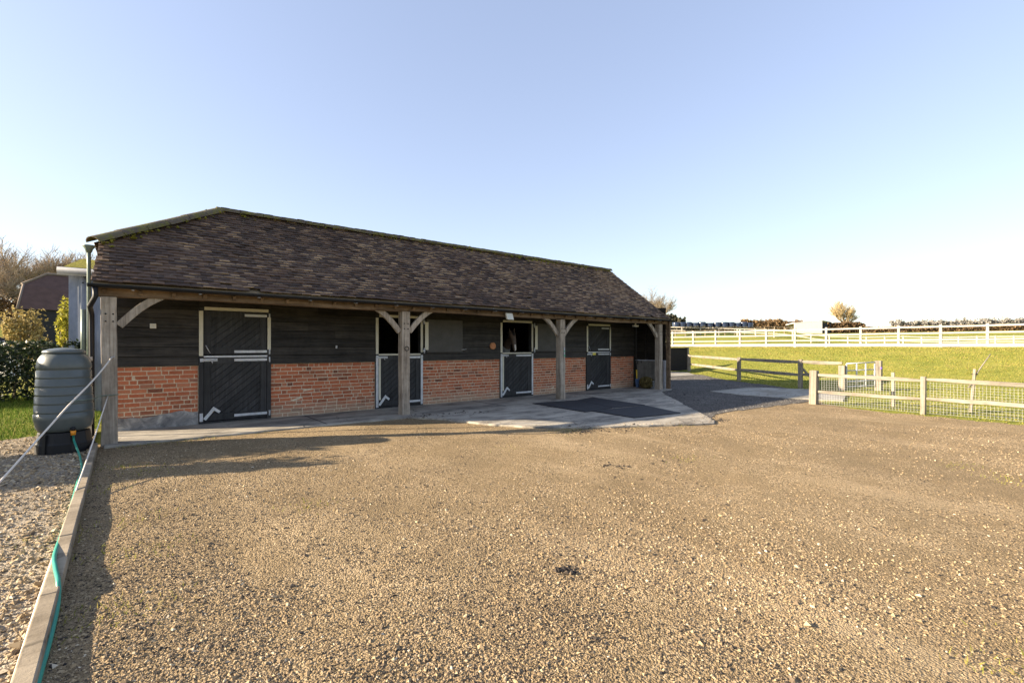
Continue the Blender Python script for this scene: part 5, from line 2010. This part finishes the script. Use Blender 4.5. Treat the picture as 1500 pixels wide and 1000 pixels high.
far_hedge(1088, 1172, 92, 2.3, 9000, 0.22, 'brown winter hedge between the blue bales and the white shelter', mu=0.55)
far_hedge(960, 1110, 72, 0.5, 5000, 0.2, 'low dark hedge under the row of blue bales', 'fartree', 0.3)
far_hedge(1205, 1262, 98, 2.0, 6000, 0.22, 'dark hedge running from the white shelter below the golden tree', 'farhedge', 0.25)
far_hedge(1262, 1700, 150, 1.7, 16000, 0.30, 'long pale brown hedge along the skyline at the right', mu=0.6)
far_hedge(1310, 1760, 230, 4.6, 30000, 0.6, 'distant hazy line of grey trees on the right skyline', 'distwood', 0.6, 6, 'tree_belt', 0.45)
far_hedge(900, 1000, 160, 6.5, 16000, 0.5, 'dark far wood just right of the stable roof', 'fartree', 0.4, 6, 'tree_belt')
far_hedge(-160, 75, 58, 3.0, 9000, 0.2, 'scrubby brown hedge below the trees at the left', 'farhedge', 0.5)

# field fence far left
FL = empty('paddock_fence', (-30, 50, 3), 'thin wooden paddock fence in the yellow field at the left edge', 'fence')
pp = []
for px in (-40, -20, 0, 12, 24):
    p = at_depth(px, 480, 52); p.z = gz_(p.x, p.y); pp.append(p)
for p in pp:
    m = MB(); m.bar(p - Vector((0, 0, .2)), p + Vector((0, 0, 1.2)), 0.12, 0.12, (0, 1, 0.01)); m.build('post', MT['bark'], FL)
for a, b_ in zip(pp[:-1], pp[1:]):
    for z in (1.1, 0.6):
        m = MB(); m.bar(a + Vector((0, 0, z)), b_ + Vector((0, 0, z)), 0.05, 0.10); m.build('rail', MT['bark'], FL)

# ------------------------------------------------------------------ bales, shelter, barn, shed
px = 968.0
k = 0
ord_ = ['leftmost', 'second', 'third', 'fourth', 'fifth', 'sixth', 'seventh', 'eighth', 'ninth', 'tenth', 'eleventh', 'rightmost']
bpx = [990.5, 999, 1008, 1018, 1028, 1039, 1050, 1060.5, 1070.5, 1080, 1089, 1097]
for k, px in enumerate(bpx):
    p = at_depth(px, 490, 74)
    z0 = gz_(p.x, p.y)
    hgt = 1.32 + rnd.uniform(-0.06, 0.1)
    m = MB()
    rr_ = 0.60 + rnd.uniform(-0.03, 0.03)
    prof = [(rr_ * 0.75, -0.03), (rr_ * 0.97, 0.05), (rr_, 0.2), (rr_ * 0.985, 0.4), (rr_ * 1.01, 0.6), (rr_ * 0.985, 0.85), (rr_, hgt - 0.2), (rr_ * 0.985, hgt - 0.05), (rr_ * 0.88, hgt), (0.05, hgt + 0.02)]
    m.lathe((p.x, p.y, z0), prof, 20)
    m.build('silage_bale', MT['bale'], at=(p.x, p.y, z0), label='dark blue wrapped silage bale, %s of the row beyond the arena' % (ord_[k] if k in (0, 11) else ord_[k] + ' from the left'), cat='bale', group='wrapped silage bales in a row')

a = at_depth(1164, 495, 88); b_ = at_depth(1204.5, 495, 88)
SH = empty('field_shelter', (a.x, a.y, gz_(a.x, a.y)), 'long white field shelter with a dark open end on the right skyline', 'building')
z0 = LOC[SH].z - 0.3
top0 = at_depth(1160, 473.5, 88).z; top1 = at_depth(1203, 470, 88).z
back = FW * 3.0
m = MB()
m.prism([(a.x, a.y, z0), (b_.x, b_.y, z0), (b_.x, b_.y, top1), (a.x, a.y, top0)], back * 0.05)
m.prism([(a.x + back.x, a.y + back.y, z0), (b_.x + back.x, b_.y + back.y, z0), (b_.x + back.x, b_.y + back.y, top1 - .3), (a.x + back.x, a.y + back.y, top0 - .3)], back * 0.05)
m.build('wall', MT['shelter'], SH)
c = at_depth(1217, 495, 90.5)
m = MB()
m.prism([(a.x, a.y, top0 + 0.05), (b_.x + 0.3, b_.y, top1 + 0.05), (c.x, c.y, top1 - 0.12), (a.x + back.x, a.y + back.y, top0 - 0.2)], (0, 0, 0.10))
m.build('roof', MT['shelter'], SH)
m = MB()
e = b_ + (c - b_) * 0.06
for t0, t1 in ((0.04, 0.09), (0.5, 0.60), (0.94, 1.0)):
    p, q = b_.lerp(c, t0), b_.lerp(c, t1)
    m.prism([(p.x, p.y, z0), (q.x, q.y, z0), (q.x, q.y, top1 - .1), (p.x, p.y, top1 - .1)], back * 0.04)
m.prism([(b_.x, b_.y, z0), (c.x, c.y, z0), (c.x, c.y, z0 + 1.0), (b_.x, b_.y, z0 + 1.0)], back * 0.03)
m.build('open_end', MT['barnwall'], SH)
m = MB()
o_ = back * 0.3
m.prism([(b_.x + o_.x - .3, b_.y + o_.y, z0), (c.x + o_.x - .5, c.y + o_.y, z0), (c.x + o_.x - .5, c.y + o_.y, top1 - .2), (b_.x + o_.x - .3, b_.y + o_.y, top1 - .2)], back * 0.02)
m.build('inner_wall', MT['barnwall'], SH)

# old barn far left, square to the line of sight
rb = ray(60); rb.normalize()
eb = Vector((rb.y, -rb.x, 0))


def barn_pt(px, dist_back, py=None, D=62.0):
    """point on the line of sight px at a distance D+dist_back along the barn's depth axis"""
    r_ = ray(px)
    k_ = (D + dist_back) / r_.dot(rb)
    p = r_ * k_
    return Vector((p.x, p.y, (H - (py - HZ) * k_ / F) if py is not None else 0))


eL = barn_pt(25, 0, 452); eR = eL + eb * 16
hipL = barn_pt(34.5, 2.0, 416)
rdg = barn_pt(69, 3.4, 402)
rdR = rdg + eb * 12
eR.z = eL.z
BN = empty('old_barn', (eL.x, eL.y, gz_(eL.x, eL.y)), 'old half hipped barn with brown tiled roof and dark boarded walls behind the hedge', 'barn')
zb = LOC[BN].z - 0.5
backv = rb * 6.8
m = MB()
hb = hipL + rb * (6.8 - 4.0)
eLb = eL + backv; eRb = eR + backv
m.add([eL, eR, rdR, rdg, hipL, hb, eLb, eRb], [(0, 1, 2, 3, 4), (4, 3, 5), (3, 2, 7, 6, 5), (0, 4, 5, 6)])
rf = m.build('roof', MT['barnroof'], BN)
m = MB()
m.tube([hipL - eb * .1, rdg + Vector((0, 0, .05)), rdR], 0.13, 6)
m.tube([eL, hipL], 0.09, 6)
m.build('verge', MT['barnedge'], rf)
m = MB()
i0 = eL + eb * 0.35 + rb * 0.3; i1 = eR + rb * 0.3
for k in range(14):
    zz = zb + (eL.z - zb) * k / 14
    m.bar(Vector((i0.x, i0.y, zz + .12)), Vector((i1.x, i1.y, zz + .12)), 0.06, (eL.z - zb) / 14 - 0.012)
m.prism([(i0.x, i0.y, zb), (i1.x, i1.y, zb), (i1.x, i1.y, eL.z), (i0.x, i0.y, eL.z)], rb * 0.1)
m.prism([(i0.x, i0.y, zb), (i0.x, i0.y, eL.z), tuple(hipL + eb * .35 - Vector((0, 0, .1))), tuple(hb + eb * .35 - Vector((0, 0, .1))), tuple(eLb + eb * .35), (eLb.x + eb.x * .35, eLb.y + eb.y * .35, zb)], eb * 0.1)
m.build('wall', MT['barnwall'], BN)

# grey corrugated shed behind the left end
SY = 14.7
sx0 = on_front(100.5, 400, SY).x
stz = on_front(110, 399, SY).z
SHD = empty('corrugated_shed', (sx0, SY, -0.05), 'pale grey corrugated shed with a mossy roof behind the left end of the stable', 'shed')
m = MB()
N = 220
vs, fs = [], []
for k in range(N + 1):
    x = sx0 + 4.6 * k / N
    ph = ((x - sx0) % 0.34) / 0.34
    bulge = 0.045 * max(0, math.sin(2 * math.pi * min(1, max(0, (ph - 0.45) / 0.5)) * 0.5)) ** 1.2
    y = SY - bulge
    vs += [(x, y, -0.1), (x, y, stz), (x, y + 0.02, -0.1), (x, y + 0.02, stz)]
for k in range(N):
    p = 4 * k
    fs += [(p, p + 4, p + 5, p + 1), (p + 6, p + 2, p + 3, p + 7), (p + 1, p + 5, p + 7, p + 3)]
m.add(vs, fs, True)
m.box(sx0, sx0 + 0.03, SY + 0.03, SY + 6, -0.1, stz)
m.box(sx0 + 0.04, sx0 + 4.6, SY + 5.9, SY + 6, -0.1, stz + 0.8)
wl = m.build('wall', MT['fibre'], SHD)
for zz in (1.55, 2.9):
    for k in range(10):
        x = sx0 + 0.245 + 0.34 * (k // 2) + (0.16 if k % 2 else 0)
        m = MB()
        m.tube([(x, SY - 0.055, zz), (x, SY + 0.0, zz)], 0.016, 6)
        m.build('fixing_bolt', MT['iron'], wl)
m = MB()
m.prism([(sx0 - 0.08, SY - 0.12, stz + 0.05), (sx0 + 4.7, SY - 0.12, stz + 0.05), (sx0 + 4.7, SY + 6.1, stz + 1.1), (sx0 - 0.08, SY + 6.1, stz + 1.1)], (0, 0, 0.05))
m.build('roof', MT['moss'], SHD)
m = MB()
m.tube([(sx0 - 0.18, SY - 0.16, stz + 0.0), (sx0 + 4.7, SY - 0.16, stz - 0.02)], 0.085, 14)
m.build('gutter', MT['shedgutter'], SHD)

# covered box beyond the hedge at the far left
p = at_depth(9, 508, 24); p.z = -0.05
BX = empty('storage_tank', p, 'white tank with a dark cover beyond the hedge at the left edge', 'tank')
q = p + Vector((0, 0, 0))
m = MB(); m.bar(q + Vector((0, 0, 0)), q + Vector((0, 0, 1.75)), 1.1, 1.0, (FW.x, FW.y, 0)); m.build('tank', MT['shelter'], BX, bevel=0.05)
m = MB(); m.bar(q + Vector((0, 0, 1.6)) - RT * .25, q + Vector((0, 0, 1.95)) - RT * .25, 0.9, 1.06, (FW.x, FW.y, 0)); m.build('cover', MT['barnwall'], BX, bevel=0.05)
